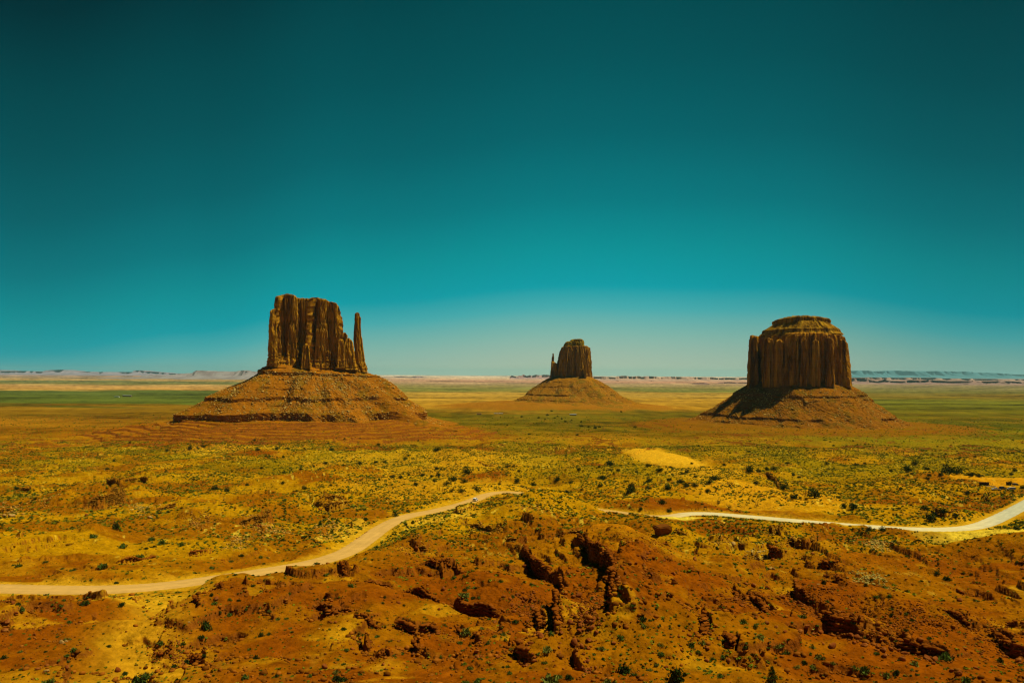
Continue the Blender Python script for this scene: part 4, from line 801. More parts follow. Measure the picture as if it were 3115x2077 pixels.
def limb(p0, p1, r0, r1, ns=6):
    p0, p1 = np.array(p0, float), np.array(p1, float); d = p1 - p0; d /= np.linalg.norm(d); a = np.cross(d, [0.3, 0.9, 0.1]); a /= np.linalg.norm(a); b = np.cross(d, a)
    t = np.linspace(0, 2 * np.pi, ns, endpoint=False); ring = np.cos(t)[:, None] * a + np.sin(t)[:, None] * b; m = (p0 + p1) / 2 + np.array([0.06, -0.05, 0]) * np.linalg.norm(p1 - p0)
    return np.vstack([p0 + ring * r0, m + ring * (r0 + r1) / 2, p1 + ring * r1]), grid_quads(3, ns, True)
def limbs(L_):
    co, q, o = [], [], 0
    for a in L_:
        c, f = limb(*a); co.append(c); q.append(f + o); o += len(c)
    return np.vstack(co), np.vstack(q)
def juniper_proto(seed, rx=1.6, rz=2.0, n=420, bare=False, m='leaf_dark'):
    o = empty('juniper_tree', (0, 0, -500)); r = np.random.default_rng(seed)
    L_ = [((0, 0, -0.4), (0.1, 0.05, 0.9), 0.2, 0.13)]
    for k in range(7):
        a = k * 0.9 + r.uniform(0, 0.5); e = r.uniform(0.5, 0.95); L_.append(((0.08, 0.04, 0.45 + 0.07 * k), (math.cos(a) * rx * e, math.sin(a) * rx * e, rz * r.uniform(0.5, 1.15)), 0.08, 0.02))
        if bare:
            p = np.array(L_[-1][1]); L_.append((tuple(p * 0.6), tuple(p * 0.6 + r.normal(size=3) * 0.5 + [0, 0, 0.5]), 0.05, 0.015))
    co, q = limbs(L_); mesh('trunk', co, q, None, True, [M['wood']], None, o)
    co, t = leaves(seed, n if not bare else n // 5, rx, rz, 0.24, clumps=16, spread=0.36, lo=0.22); mesh('crown', co, None, t, False, [M[m]], None, o)
    return o
def shrub_proto(seed, rx, rz, n, m, size):
    o = empty('desert_shrub', (0, 0, -500)); r = np.random.default_rng(seed)
    L_ = []
    for k in range(6):
        a = k * 1.05 + r.uniform(0, 0.5); L_.append(((0, 0, -0.1), (math.cos(a) * rx * 0.7, math.sin(a) * rx * 0.7, rz * r.uniform(0.5, 0.9)), 0.025, 0.01))
    co, q = limbs(L_); mesh('stem', co, q, None, True, [M['wood']], None, o)
    co, t = leaves(seed, n, rx, rz, size, clumps=12, spread=0.4, lo=0.08, up=0.9); mesh('foliage', co, None, t, False, [M[m]], None, o)
    return o
JUN = [juniper_proto(40 + i, 1.0 * [1.5, 1.7, 1.3, 1.6][i], [1.9, 1.6, 2.1, 1.8][i]) for i in range(4)] + [juniper_proto(48, 1.5, 2.2, 420, True)]
SHR = {'g': [shrub_proto(60 + i, 0.5, 0.42, 170, 'leaf_green', 0.13) for i in range(4)], 'y': [shrub_proto(70 + i, 0.5, 0.36, 170, 'leaf_yellow', 0.12) for i in range(3)], 'd': [shrub_proto(75 + i, 0.5, 0.46, 190, 'leaf_dark', 0.13) for i in range(3)]}
used = set()
def put(src, loc, rz, sc, tilt=(0, 0)):
    if src.name not in used:
        used.add(src.name); src.location = loc; src.rotation_euler = (tilt[0], tilt[1], rz); src.scale = sc; return src
    return copy_thing(src, loc, rz, sc, tilt)
def world_size(t, wpx, p): return wpx / TI[t][2] / FPX * np.hypot(p[0], p[1])

JL = [('M', 650, 55, 32), ('M', 665, 100, 38), ('M', 725, 160, 50), ('M', 765, 130, 56), ('M', 860, 78, 54), ('M', 845, 143, 38), ('M', 925, 198, 52), ('M', 825, 210, 40), ('M', 758, 210, 34), ('M', 510, 165, 38), ('M', 405, 118, 36), ('M', 557, 98, 32), ('M', 1205, 145, 40), ('M', 1240, 180, 26), ('M', 1315, 165, 42),
      ('M', 1085, 162, 26), ('M', 1218, 72, 22), ('M', 1140, 42, 34), ('M', 1480, 130, 46), ('M', 1572, 152, 30), ('M', 1790, 120, 58), ('M', 1775, 172, 34), ('M', 1985, 205, 66), ('M', 1845, 22, 62), ('M', 1630, 62, 30), ('M', 2115, 137, 48), ('M', 2245, 185, 56), ('M', 2250, 130, 36), ('M', 2330, 145, 50), ('M', 370, 375, 44),
      ('M', 160, 405, 36), ('M', 120, 18, 36), ('M', 235, 10, 32), ('M', 295, 10, 28), ('M', 1650, 200, 24), ('M', 2055, 335, 34), ('M', 2250, 345, 40), ('M', 2200, 290, 56), ('M', 443, 440, 26), ('M', 1310, 418, 24), ('M', 460, 100, 24), ('M', 350, 112, 30), ('M', 2185, 65, 44), ('M', 1990, 180, 50), ('M', 2110, 190, 36),
      ('Q', 215, 125, 60), ('Q', 20, 78, 38), ('Q', 455, 72, 58), ('Q', 520, 75, 34), ('Q', 575, 62, 30), ('Q', 625, 58, 38), ('Q', 690, 185, 68), ('Q', 765, 250, 54), ('Q', 900, 242, 84), ('Q', 165, 213, 40), ('Q', 20, 172, 44), ('Q', 1110, 315, 44), ('Q', 1175, 320, 64), ('Q', 1685, 60, 34), ('Q', 1600, 20, 40), ('Q', 1195, 28, 32),
      ('Q', 1710, 400, 66), ('Q', 1800, 355, 54), ('Q', 1885, 380, 38), ('Q', 2300, 468, 42), ('Q', 1550, 65, 60), ('Q', 1990, 100, 50), ('Q', 1840, 75, 80), ('Q', 1885, 80, 60), ('Q', 1750, 778, 38), ('Q', 990, 22, 26), ('Q', 715, 18, 24), ('Q', 500, 158, 40), ('Q', 1430, 75, 30), ('Q', 2250, 160, 36), ('Q', 1280, 478, 46), ('Q', 1370, 480, 48), ('Q', 2290, 70, 26), ('Q', 1665, 330, 34), ('Q', 1490, 330, 26),
      ('L', 2240, 20, 34), ('L', 2070, 60, 26), ('L', 2155, 38, 22), ('L', 800, 460, 60)]
BARE = [('Q', 320, 172, 50), ('Q', 2095, 268, 60), ('Q', 245, 290, 40), ('Q', 310, 325, 40), ('Q', 505, 312, 32), ('Q', 705, 262, 30)]
EL = [('E', 735, 1132), ('E', 1160, 1130), ('E', 1040, 1115), ('E', 1010, 1165), ('E', 1210, 1160), ('E', 935, 1145), ('E', 1450, 1310), ('E', 1610, 1270), ('E', 1530, 1255), ('E', 1445, 1243), ('E', 2085, 1255), ('E', 1920, 1075), ('E', 820, 1340), ('E', 1395, 1350), ('E', 1090, 1065), ('E', 1255, 1190), ('E', 1130, 1145), ('E', 1660, 1255), ('E', 1440, 1195), ('E', 560, 1235), ('E', 1330, 1172),
      ('W', 240, 1240), ('W', 340, 1226), ('W', 745, 1250), ('W', 885, 1245), ('W', 1645, 1210), ('W', 2080, 1250), ('W', 720, 1175), ('W', 970, 1240), ('W', 1295, 1252), ('W', 70, 1255)]
items = []
tall = None
for lst, bare in ((JL, False), (BARE, True)):
    W_ = on_ground('M', [(0, 0)])
    for i, (t, x, y, wpx) in enumerate(lst):
        p = on_ground(t, [(x, y + wpx * 0.22)])[0]; wd = world_size(t, wpx, p); src = JUN[4] if bare else JUN[random.randrange(4)]
        s = wd / 2.5; o = put(src, (p[0], p[1], p[2] - 0.1), random.uniform(0, 6), (s, s * random.uniform(0.9, 1.1), s * random.uniform(0.8, 1.0)))
        px, py = T(t, x, y); o['group'] = 'juniper trees'; items.append((o, px, py, 'nearly bare grey' if bare else ('broad dark green' if wd > 5.5 else 'dark green')))
a = np.array([T(t, x, y) for t, x, y in EL]); X, Y = march(hg, a[:, 0], a[:, 1]); Z = hg(X, Y)
for k in range(len(a)):
    s = random.uniform(6, 10) / 2.8; o = put(JUN[random.randrange(4)], (X[k], Y[k], Z[k] - 0.2), random.uniform(0, 6), (s, s, s * 0.85)); o['group'] = 'juniper trees'; items.append((o, a[k, 0], a[k, 1], 'dark green'))
# more of the small dark trees dotted over the middle distance
r_ = np.random.default_rng(5); cand = []
while len(cand) < 95:
    px = r_.uniform(0, 3115); py = 1330 + 190 * r_.beta(1.1, 1.6)
    if pn(np.array([px / 260]), np.array([py / 60]), 333)[0] + 0.5 * (px / 3115) - 0.25 < r_.uniform(-0.3, 0.4): continue
    cand.append((px, py))
a = np.array(cand); X, Y = march(hg, a[:, 0], a[:, 1]); Z = hg(X, Y); dr = polydist(X, Y, ROAD_C)[0]
for k in range(len(a)):
    if dr[k] < 12: continue
    s = r_.uniform(2.8, 6.0) / 2.8; o = put(JUN[random.randrange(4)], (X[k], Y[k], Z[k] - 0.2), random.uniform(0, 6), (s, s, s * 0.85)); o['group'] = 'juniper trees'; items.append((o, a[k, 0], a[k, 1], 'small dark green'))
label_all(items, 'juniper tree', 'tree')
# the pointed tree cut by the lower edge of the picture
def pointed_tree():
    o = empty('pinyon_tree', (0, 0, -500)); co, q = limbs([((0, 0, -0.4), (0, 0, 2.6), 0.12, 0.03)] + [((0, 0, 0.4 + 0.3 * k), (math.cos(k * 2.2) * (1.0 - 0.12 * k), math.sin(k * 2.2) * (1.0 - 0.12 * k), 0.7 + 0.33 * k), 0.04, 0.012) for k in range(7)]); mesh('trunk', co, q, None, True, [M['wood']], None, o)
    cs, ts, n = [], [], 0
    for k in range(9):
        h = 0.35 + 0.29 * k; rr = 1.15 * (1 - (k / 9.5) ** 1.4) + 0.12; c, t = leaves(400 + k, 190 - 14 * k, rr, 0.42, 0.15, clumps=7, spread=0.42, lo=0.0); c[:, 2] += h; cs.append(c); ts.append(t + n); n += len(c)
    mesh('crown', np.vstack(cs), None, np.vstack(ts), False, [M['leaf_dark']], None, o); return o
pt = pointed_tree(); p = on_ground('Q', [(600, 1546)])[0]; s = world_size('Q', 112, p) / 2.5; pt.location = (p[0], p[1] - 0.5, p[2] - 0.3); pt.scale = (s, s, s)
tag(pt, 'dark pointed evergreen tree at the bottom edge, standing on the smooth red hump', 'tree')

SL = [('M', 1945, 1435, 112, 'd'), ('M', 1440, 1500, 150, 'y'), ('M', 2290, 1480, 140, 'd'), ('M', 1830, 1520, 80, 'y'), ('M', 1190, 1100, 62, 'd'), ('M', 840, 915, 78, 'y'), ('M', 855, 1175, 88, 'y'), ('M', 1410, 1290, 76, 'y'), ('M', 1920, 1210, 72, 'g'), ('M', 1480, 930, 60, 'g'), ('M', 5, 1500, 70, 'd'), ('M', 12, 1150, 46, 'd'), ('M', 1790, 1285, 60, 'y'),
      ('M', 1112, 1190, 44, 'y'), ('M', 885, 1420, 52, 'g'), ('M', 2195, 1320, 58, 'g'), ('M', 1140, 1410, 42, 'g'), ('M', 768, 800, 42, 'g'), ('M', 1240, 675, 46, 'g'), ('M', 2035, 880, 42, 'g'), ('M', 65, 858, 48, 'g'), ('M', 300, 1140, 30, 'g'), ('M', 560, 1115, 36, 'g'), ('M', 1000, 1250, 38, 'g'), ('M', 660, 1330, 34, 'g'), ('M', 745, 1345, 32, 'g'), ('M', 415, 1320, 32, 'g'), ('M', 355, 1338, 28, 'g'),
      ('M', 1090, 825, 44, 'g'), ('M', 1165, 690, 40, 'g'), ('M', 1210, 765, 40, 'g'), ('M', 1300, 850, 34, 'g'), ('M', 1180, 930, 34, 'g'), ('M', 905, 938, 42, 'd'), ('M', 860, 955, 36, 'g'), ('M', 865, 870, 30, 'g'), ('M', 570, 1020, 26, 'g'), ('M', 425, 992, 26, 'd'), ('M', 293, 935, 30, 'd'), ('M', 278, 975, 30, 'g'), ('M', 110, 1055, 34, 'd'), ('M', 180, 1028, 30, 'g'), ('M', 140, 1195, 26, 'g'),
      ('M', 200, 1150, 24, 'g'), ('M', 425, 1085, 28, 'd'), ('M', 393, 1125, 32, 'd'), ('M', 700, 1125, 30, 'g'), ('M', 840, 1050, 24, 'g'), ('M', 1010, 1085, 36, 'g'), ('M', 965, 1150, 46, 'y'), ('M', 1045, 1205, 38, 'g'), ('M', 1122, 1232, 34, 'g'), ('M', 1110, 1310, 30, 'g'), ('M', 1168, 1292, 38, 'y'), ('M', 1038, 1305, 30, 'g'), ('M', 808, 1245, 48, 'g'), ('M', 832, 1300, 32, 'g'), ('M', 515, 1260, 38, 'g'),
      ('M', 333, 1238, 30, 'g'), ('M', 590, 1325, 28, 'g'), ('M', 838, 1395, 32, 'g'), ('M', 1150, 1458, 44, 'g'), ('M', 1340, 1135, 46, 'd'), ('M', 1425, 1140, 44, 'g'), ('M', 1435, 1185, 52, 'g'), ('M', 1395, 1380, 44, 'g'), ('M', 1780, 875, 36, 'g'), ('M', 1725, 945, 40, 'g'), ('M', 1900, 915, 44, 'g'), ('M', 1845, 945, 40, 'y'), ('M', 1800, 1090, 40, 'g'), ('M', 1925, 870, 46, 'y'), ('M', 2010, 1020, 26, 'y'),
      ('M', 2085, 1015, 26, 'y'), ('M', 2025, 940, 30, 'y'), ('M', 2080, 1130, 50, 'y'), ('M', 2120, 1095, 30, 'g'), ('M', 2205, 1085, 26, 'g'), ('M', 2195, 1260, 46, 'y'), ('M', 2215, 1195, 26, 'g'), ('M', 2255, 1150, 26, 'g'), ('M', 2120, 1435, 46, 'y'), ('M', 2155, 848, 30, 'g'), ('M', 2110, 770, 26, 'd'), ('M', 1500, 1480, 50, 'y'), ('M', 120, 1240, 40, 'g'), ('M', 30, 1300, 44, 'g'), ('M', 10, 1395, 34, 'g'),
      ('Q', 1250, 1442, 84, 'g'), ('Q', 1400, 1477, 74, 'y'), ('Q', 1825, 1350, 112, 'g'), ('Q', 370, 1262, 52, 'd'), ('Q', 525, 1215, 72, 'y'), ('Q', 645, 1275, 54, 'y'), ('Q', 686, 1270, 34, 'g'), ('Q', 940, 1350, 80, 'y'), ('Q', 1175, 1432, 50, 'g'), ('Q', 275, 1345, 44, 'g'), ('Q', 130, 1255, 48, 'y'), ('Q', 410, 1107, 52, 'g'), ('Q', 495, 1140, 42, 'g'), ('Q', 820, 1072, 62, 'g'), ('Q', 1820, 812, 58, 'd'), ('Q', 970, 840, 46, 'd'),
      ('Q', 1260, 862, 34, 'd'), ('Q', 1435, 1065, 36, 'd'), ('Q', 1580, 1100, 34, 'd'), ('Q', 185, 1100, 40, 'g'), ('Q', 100, 985, 32, 'y'), ('Q', 35, 1028, 32, 'y'), ('Q', 340, 1010, 30, 'g'), ('Q', 230, 608, 32, 'd'), ('Q', 8, 1475, 50, 'd'), ('Q', 255, 1000, 30, 'g'), ('Q', 1030, 1395, 40, 'y'), ('Q', 260, 1480, 60, 'g'), ('Q', 285, 1242, 30, 'y'), ('Q', 230, 1087, 24, 'g'), ('Q', 565, 1157, 26, 'g'), ('Q', 930, 1135, 34, 'g'),
      ('Q', 1330, 1325, 40, 'g'), ('Q', 1595, 1400, 60, 'y'), ('Q', 1700, 1225, 30, 'd'), ('Q', 1765, 1185, 28, 'g'), ('Q', 1592, 1255, 32, 'g'), ('Q', 1470, 1240, 28, 'y'), ('Q', 1250, 1218, 26, 'g'), ('Q', 1430, 1118, 30, 'd'), ('Q', 2185, 1380, 50, 'd'), ('Q', 2325, 1445, 46, 'g'), ('Q', 900, 965, 50, 'g'), ('Q', 740, 970, 28, 'g'), ('Q', 1330, 940, 36, 'g'), ('Q', 1425, 935, 44, 'g'), ('Q', 1300, 822, 26, 'd'), ('Q', 1540, 1055, 36, 'y'),
      ('L', 1415, 1142, 88, 'd'), ('L', 580, 978, 66, 'd'), ('L', 1912, 1085, 44, 'g'), ('L', 1280, 1380, 58, 'd'), ('L', 1200, 1410, 44, 'd'), ('L', 1480, 975, 50, 'g'), ('L', 510, 1300, 50, 'g'), ('L', 850, 583, 64, 'g'), ('L', 958, 650, 58, 'g'), ('L', 700, 715, 70, 'g'), ('L', 1740, 857, 36, 'd'), ('L', 155, 1018, 46, 'g'), ('L', 1005, 602, 30, 'd'), ('L', 1115, 560, 54, 'g'), ('L', 1040, 538, 60, 'g'), ('L', 1248, 575, 42, 'g'),
      ('L', 950, 1502, 120, 'd'), ('L', 1680, 1487, 58, 'g'), ('L', 1385, 1207, 50, 'd'), ('L', 482, 1107, 40, 'g'), ('L', 455, 1085, 26, 'g'), ('L', 2250, 780, 48, 'g'), ('L', 1855, 1028, 36, 'y'), ('L', 1695, 1020, 28, 'g'), ('L', 1992, 912, 30, 'g'), ('L', 1960, 1160, 22, 'g'), ('L', 1850, 1190, 34, 'd'), ('L', 2010, 1178, 26, 'd'), ('L', 1510, 1045, 40, 'd'), ('L', 1640, 958, 34, 'd'), ('L', 1580, 952, 30, 'g'), ('L', 1112, 1250, 44, 'g'),
      ('L', 1252, 1258, 36, 'd'), ('L', 1408, 1342, 38, 'd'), ('L', 1712, 1292, 30, 'g'), ('L', 750, 1272, 30, 'd'), ('L', 470, 1380, 34, 'g'), ('L', 203, 1220, 28, 'g'), ('L', 313, 1310, 24, 'd'), ('L', 455, 1335, 36, 'g'), ('L', 150, 1430, 36, 'g'), ('L', 30, 1352, 44, 'd'), ('L', 862, 1458, 44, 'd'), ('L', 840, 987, 42, 'd'), ('L', 425, 990, 36, 'g'), ('L', 335, 1520, 80, 'g'), ('L', 1025, 1470, 80, 'g'), ('L', 1000, 1470, 50, 'd'), ('L', 2320, 1490, 80, 'd'), ('L', 1900, 1478, 40, 'd'), ('L', 2135, 1478, 40, 'g'),
      ('L', 125, 722, 40, 'g'), ('L', 312, 695, 28, 'g'), ('L', 1330, 620, 30, 'g'), ('L', 1590, 690, 34, 'g'), ('L', 1460, 732, 46, 'g'), ('L', 1795, 662, 36, 'g'), ('L', 1760, 605, 38, 'g'), ('L', 1660, 650, 36, 'd'), ('L', 1948, 545, 34, 'd'), ('L', 2205, 435, 36, 'd'), ('L', 1955, 270, 34, 'g'), ('L', 650, 515, 60, 'g'), ('L', 1500, 520, 30, 'g'), ('L', 425, 740, 30, 'g'), ('L', 800, 838, 30, 'd')]
items = []; look = {'g': 'green', 'y': 'yellow green', 'd': 'dark green'}
for t, x, y, wpx, kd in SL:
    p = on_ground(t, [(x, y + wpx * 0.25)])[0]; wd = world_size(t, wpx, p) * 1.05; src = random.choice(SHR[kd])
    o = put(src, (p[0], p[1], p[2] - 0.06), random.uniform(0, 6), (wd, wd * random.uniform(0.85, 1.1), wd * random.uniform(0.8, 1.1)))
    px, py = T(t, x, y); items.append((o, px, py, ('large ' if wd > 2.6 else '') + look[kd]))
r_ = np.random.default_rng(15); cand = []
while len(cand) < 300 - len(SL):
    px = r_.uniform(-20, 3135); py = r_.uniform(1620, 2090); cand.append((px, py))
a = np.array(cand); X, Y = march(hg, a[:, 0], a[:, 1]); Z = hg(X, Y); dr = polydist(X, Y, ROAD_C)[0]
for k in range(len(a)):
    if dr[k] < 9: continue
    kd = r_.choice(['g', 'g', 'y', 'd']); wd = r_.uniform(0.8, 1.7); o = put(random.choice(SHR[kd]), (X[k], Y[k], Z[k] - 0.06), random.uniform(0, 6), (wd, wd, wd * random.uniform(0.8, 1.1))); items.append((o, a[k, 0], a[k, 1], 'small ' + look[kd]))
for it in items: it[0]['group'] = 'desert shrubs on the near slopes'
label_all(items, 'shrub', 'shrub')

def scrub_sheet(name, X, Y, Z, S, col, nl, seed, cover):
    r = np.random.default_rng(seed); n = len(X); p = r.normal(size=(n, nl, 3)); p /= np.linalg.norm(p, axis=2)[..., None]; p[..., 2] = np.abs(p[..., 2]) * 0.75; p *= r.uniform(0.3, 0.9, (n, nl, 1)) * 0.5
    a = r.normal(size=(n, nl, 3)); a /= np.linalg.norm(a, axis=2)[..., None]; b = np.cross(a, r.normal(size=(n, nl, 3))); b /= np.linalg.norm(b, axis=2)[..., None]
    s = cover * r.uniform(0.7, 1.3, (n, nl, 1)); v = np.stack([p - a * s * 0.5 - b * s * 0.5, p - a * s * 0.4 + b * s * 0.5, p + a * s * 0.8], 2)
    v = v * S[:, None, None, None] * np.stack([np.ones(n), np.ones(n), r.uniform(0.5, 0.8, n)], -1)[:, None, None, :] + np.stack([X, Y, Z + 0.05], -1)[:, None, None, :]
    co = v.reshape(-1, 3); c = np.repeat(col, nl * 3, 0); return mesh(name, co, None, np.arange(len(co)).reshape(-1, 3), False, [M['scrub']], c)
def scrub_cols(X, Y, n, r):
    c = lerp3(np.repeat(np.array([[0.135, 0.165, 0.007]]), n, 0), np.array([0.27, 0.24, 0.014]), r.uniform(0, 1, n) ** 1.6); c = lerp3(c, np.array([0.045, 0.07, 0.010]), (r.uniform(0, 1, n) < 0.3) * 0.85); return c * r.uniform(0.75, 1.2, (n, 1))
# low scrub that nobody could count
r_ = np.random.default_rng(21); n = 190000; Y = np.exp(r_.uniform(math.log(230), math.log(2300), n)); Y = np.where(r_.uniform(0, 1, n) < 0.6, np.sqrt(r_.uniform(300 ** 2, 1350 ** 2, n)), Y); X = Y * r_.uniform(-0.74, 0.74, n)
dens = 1.5 * fbm(X / 75, Y / 110, 401, 4) + 0.35 * pn(X / 14, Y / 14, 402) + 0.35 * sstep(0.0, 0.6, X / Y) + 0.3 * sstep(450, 1100, Y) - 0.25 * sstep(1500, 2300, Y)
bare = np.zeros(n)
for t, cx, cy, rx, ry, v in (('D', 1515, 1056, 75, 27, 3), ('D', 1740, 1150, 170, 32, 0.9), ('D', 2280, 1116, 75, 10, 3), ('D', 2240, 1226, 150, 14, 3), ('D', 1550, 1196, 70, 12, 3), ('D', 300, 1270, 330, 45, 0.6), ('D', 330, 1385, 120, 30, 1.0), ('D', 1050, 1120, 60, 18, 0.6)):
    bare += v * sstep(1.1, 0.8, px_ell(X, Y, X * 0, t, cx, cy, rx, ry))
k = (dens - bare > r_.uniform(-0.95, 0.75, n)) & (polydist(X, Y, ROAD_C)[0] > 8.5); X, Y = X[k], Y[k]
for c_, rx, ry in ((BW + np.array([0, 0.]), 270, 210), (BE, 290, 230), (BB, 300, 260)):
    k = ellip(X, Y, c_, rx, ry) > 1; X, Y = X[k], Y[k]
k = (Y > 340) | (r_.uniform(0, 1, len(X)) < 0.25); X, Y = X[k], Y[k]
nn = 4500; a_ = np.stack([r_.uniform(-60, 3175, nn), r_.uniform(1600, 2100, nn)], -1); xn, yn = march(hg, a_[:, 0], a_[:, 1], n=300); kk = (polydist(xn, yn, ROAD_C)[0] > 8) & (fbm(xn / 25, yn / 25, 404, 3) > r_.uniform(-0.7, 0.5, nn)); xn, yn = xn[kk], yn[kk]
Z = hg(X, Y); n = len(X); S = (0.95 + 2.5 * r_.beta(1.2, 4, n)) * (1 + 0.7 * sstep(700, 2200, Y)) * (0.7 + 0.3 * sstep(300, 500, Y))
X = np.concatenate([X, xn]); Y = np.concatenate([Y, yn]); Z = hg(X, Y); S = np.concatenate([S, 0.35 + 0.6 * r_.beta(1.2, 3, len(xn))]); n = len(X)
o = scrub_sheet('desert_scrub', X, Y, Z, S, scrub_cols(X, Y, n, r_), 9, 22, 0.55); o['kind'] = 'stuff'
print('scrub', n)

def bm_obj(name, bm, m, parent, bev=0.0, smooth=False):
    if bev: bmesh.ops.bevel(bm, geom=list(bm.edges), offset=bev, segments=2, affect='EDGES', profile=0.6)
    bmesh.ops.recalc_face_normals(bm, faces=bm.faces)
    me = bpy.data.meshes.new(name); bm.to_mesh(me); bm.free(); me.materials.append(m)
    if smooth: me.polygons.foreach_set('use_smooth', [True] * len(me.polygons))
    o = bpy.data.objects.new(name, me); C.objects.link(o); o.parent = parent; return o
# ------------------------------------------------------------------ rocks
BS = [rock_shape(800 + i, 2, 10, sq) for i, sq in enumerate([(1, 0.85, 0.8), (1, 0.8, 0.62), (1, 0.75, 0.9), (1, 0.9, 0.55), (1, 0.7, 0.7), (1, 0.95, 0.75), (1, 0.6, 0.5), (1, 0.8, 0.8)])]
BP = {}
for kd, m in (('r', 'rock_red'), ('p', 'rock_pale')):
    BP[kd] = []
    for v, f in BS:
        o = mesh('boulder', v * 0.5, None, f, False, [M[m]]); o.location = (0, 0, -500); BP[kd].append(o)
items = []
def boulder(t, x, y, wpx, kd='r', look=None, sink=0.15, sq=None, wmin=0.5):
    p = on_ground(t, [(x, y + wpx * 0.15)])[0]; wd = max(world_size(t, wpx, p), wmin); src = random.choice(BP[kd])
    o = put(src, (p[0], p[1], p[2] + wd * (0.28 - sink)), random.uniform(0, 6), sq and tuple(wd * s for s in sq) or (wd, wd * random.uniform(0.85, 1.15), wd * random.uniform(0.8, 1.1)), (random.uniform(-0.3, 0.3), random.uniform(-0.3, 0.3)))
    px, py = T(t, x, y); lk = look or (('huge ' if wd > 3 else 'large ' if wd > 2 else 'middle-sized ' if wd > 1.3 else 'small ') + ('red' if kd == 'r' else 'pale')); items.append((o, px, py, lk)); return o
BL = [('M', 1575, 1115, 74), ('M', 1600, 1245, 70), ('M', 1645, 1275, 60), ('M', 1700, 1235, 62), ('M', 1715, 1150, 56), ('M', 1640, 1170, 60), ('M', 1640, 1130, 50), ('M', 1630, 925, 52), ('M', 1595, 935, 40), ('M', 1230, 1310, 60), ('M', 1300, 1255, 46), ('M', 1280, 1300, 36), ('M', 1320, 1375, 56), ('M', 1265, 1385, 60), ('M', 1075, 1350, 50), ('M', 925, 1310, 64), ('M', 945, 1250, 34),
      ('M', 1370, 1205, 60), ('M', 1185, 1035, 38), ('M', 1205, 920, 40), ('M', 1090, 1175, 36), ('M', 1275, 1100, 40), ('M', 1260, 950, 36), ('M', 1245, 970, 34), ('M', 1310, 1010, 42), ('M', 2290, 830, 46), ('M', 2280, 775, 50), ('M', 1560, 775, 32), ('M', 700, 880, 52), ('M', 390, 1240, 28), ('M', 2230, 1420, 36), ('M', 1750, 1180, 38), ('M', 1695, 1290, 34), ('M', 1650, 1015, 40), ('M', 1735, 1085, 44), ('M', 1690, 1040, 40),
      ('M', 1600, 1310, 34), ('M', 1500, 1255, 30), ('M', 1170, 990, 36), ('M', 1155, 950, 30), ('M', 1140, 880, 30), ('M', 1290, 1070, 30), ('M', 1050, 1110, 36), ('M', 1020, 1060, 36), ('M', 160, 958, 26), ('M', 90, 1025, 24), ('M', 255, 1275, 26), ('M', 490, 1330, 36), ('M', 560, 840, 22), ('M', 1660, 870, 34), ('M', 1870, 1255, 38), ('M', 1690, 1380, 40), ('M', 1745, 1420, 36), ('M', 1985, 705, 40), ('M', 2080, 720, 34), ('M', 2110, 755, 34), ('M', 2190, 700, 30),
      ('Q', 800, 1175, 60), ('Q', 890, 1192, 46), ('Q', 850, 1142, 48), ('Q', 945, 1185, 44), ('Q', 1160, 1205, 48), ('Q', 1205, 1222, 60), ('Q', 1250, 1275, 56), ('Q', 1030, 1280, 62), ('Q', 570, 1120, 50), ('Q', 500, 1085, 40), ('Q', 480, 860, 50), ('Q', 428, 850, 36), ('Q', 582, 882, 42), ('Q', 1070, 1190, 40), ('Q', 1180, 1255, 50), ('Q', 965, 1265, 28), ('Q', 1340, 1285, 40), ('Q', 1380, 1310, 44), ('Q', 1430, 1300, 48), ('Q', 1480, 1310, 46),
      ('Q', 1530, 1330, 56), ('Q', 1570, 1320, 50), ('Q', 1620, 1335, 58), ('Q', 1680, 1360, 70), ('Q', 1740, 1375, 64), ('Q', 1850, 1450, 60), ('Q', 1900, 1470, 56), ('Q', 2025, 1435, 44), ('Q', 2250, 1330, 70), ('Q', 2310, 1380, 60), ('Q', 1510, 1370, 60), ('Q', 1390, 1350, 50), ('Q', 690, 945, 46), ('Q', 975, 795, 38), ('Q', 805, 990, 60), ('Q', 1635, 1235, 40), ('Q', 1650, 1265, 34), ('Q', 1595, 1030, 36), ('Q', 1910, 965, 44), ('Q', 160, 1380, 44), ('Q', 310, 1380, 40),
      ('Q', 75, 680, 44), ('Q', 360, 960, 40), ('Q', 400, 1000, 44), ('Q', 700, 1180, 40), ('Q', 640, 1150, 36), ('Q', 250, 800, 30), ('L', 90, 980, 44), ('L', 105, 1050, 34), ('L', 40, 1165, 60), ('L', 235, 1195, 28), ('L', 260, 1430, 44), ('L', 320, 1410, 36), ('L', 460, 1420, 34), ('L', 805, 1440, 50), ('L', 410, 1155, 26), ('L', 1490, 950, 40), ('L', 1370, 1395, 50), ('L', 2230, 1420, 60), ('L', 50, 1110, 50)]
for t, x, y, wpx in BL: boulder(t, x, y, wpx)
for t, x, y, wpx in [('L', 318, 1448, 40), ('L', 425, 1250, 40), ('L', 458, 1243, 24), ('Q', 345, 575, 44), ('Q', 600, 745, 36), ('Q', 618, 748, 30), ('Q', 930, 855, 26), ('Q', 890, 1168, 22), ('L', 80, 380, 46), ('L', 30, 378, 34), ('L', 1030, 390, 40), ('L', 2195, 1155, 20), ('L', 1480, 860, 26), ('L', 1300, 1110, 20)]: boulder(t, x, y, wpx, 'p')
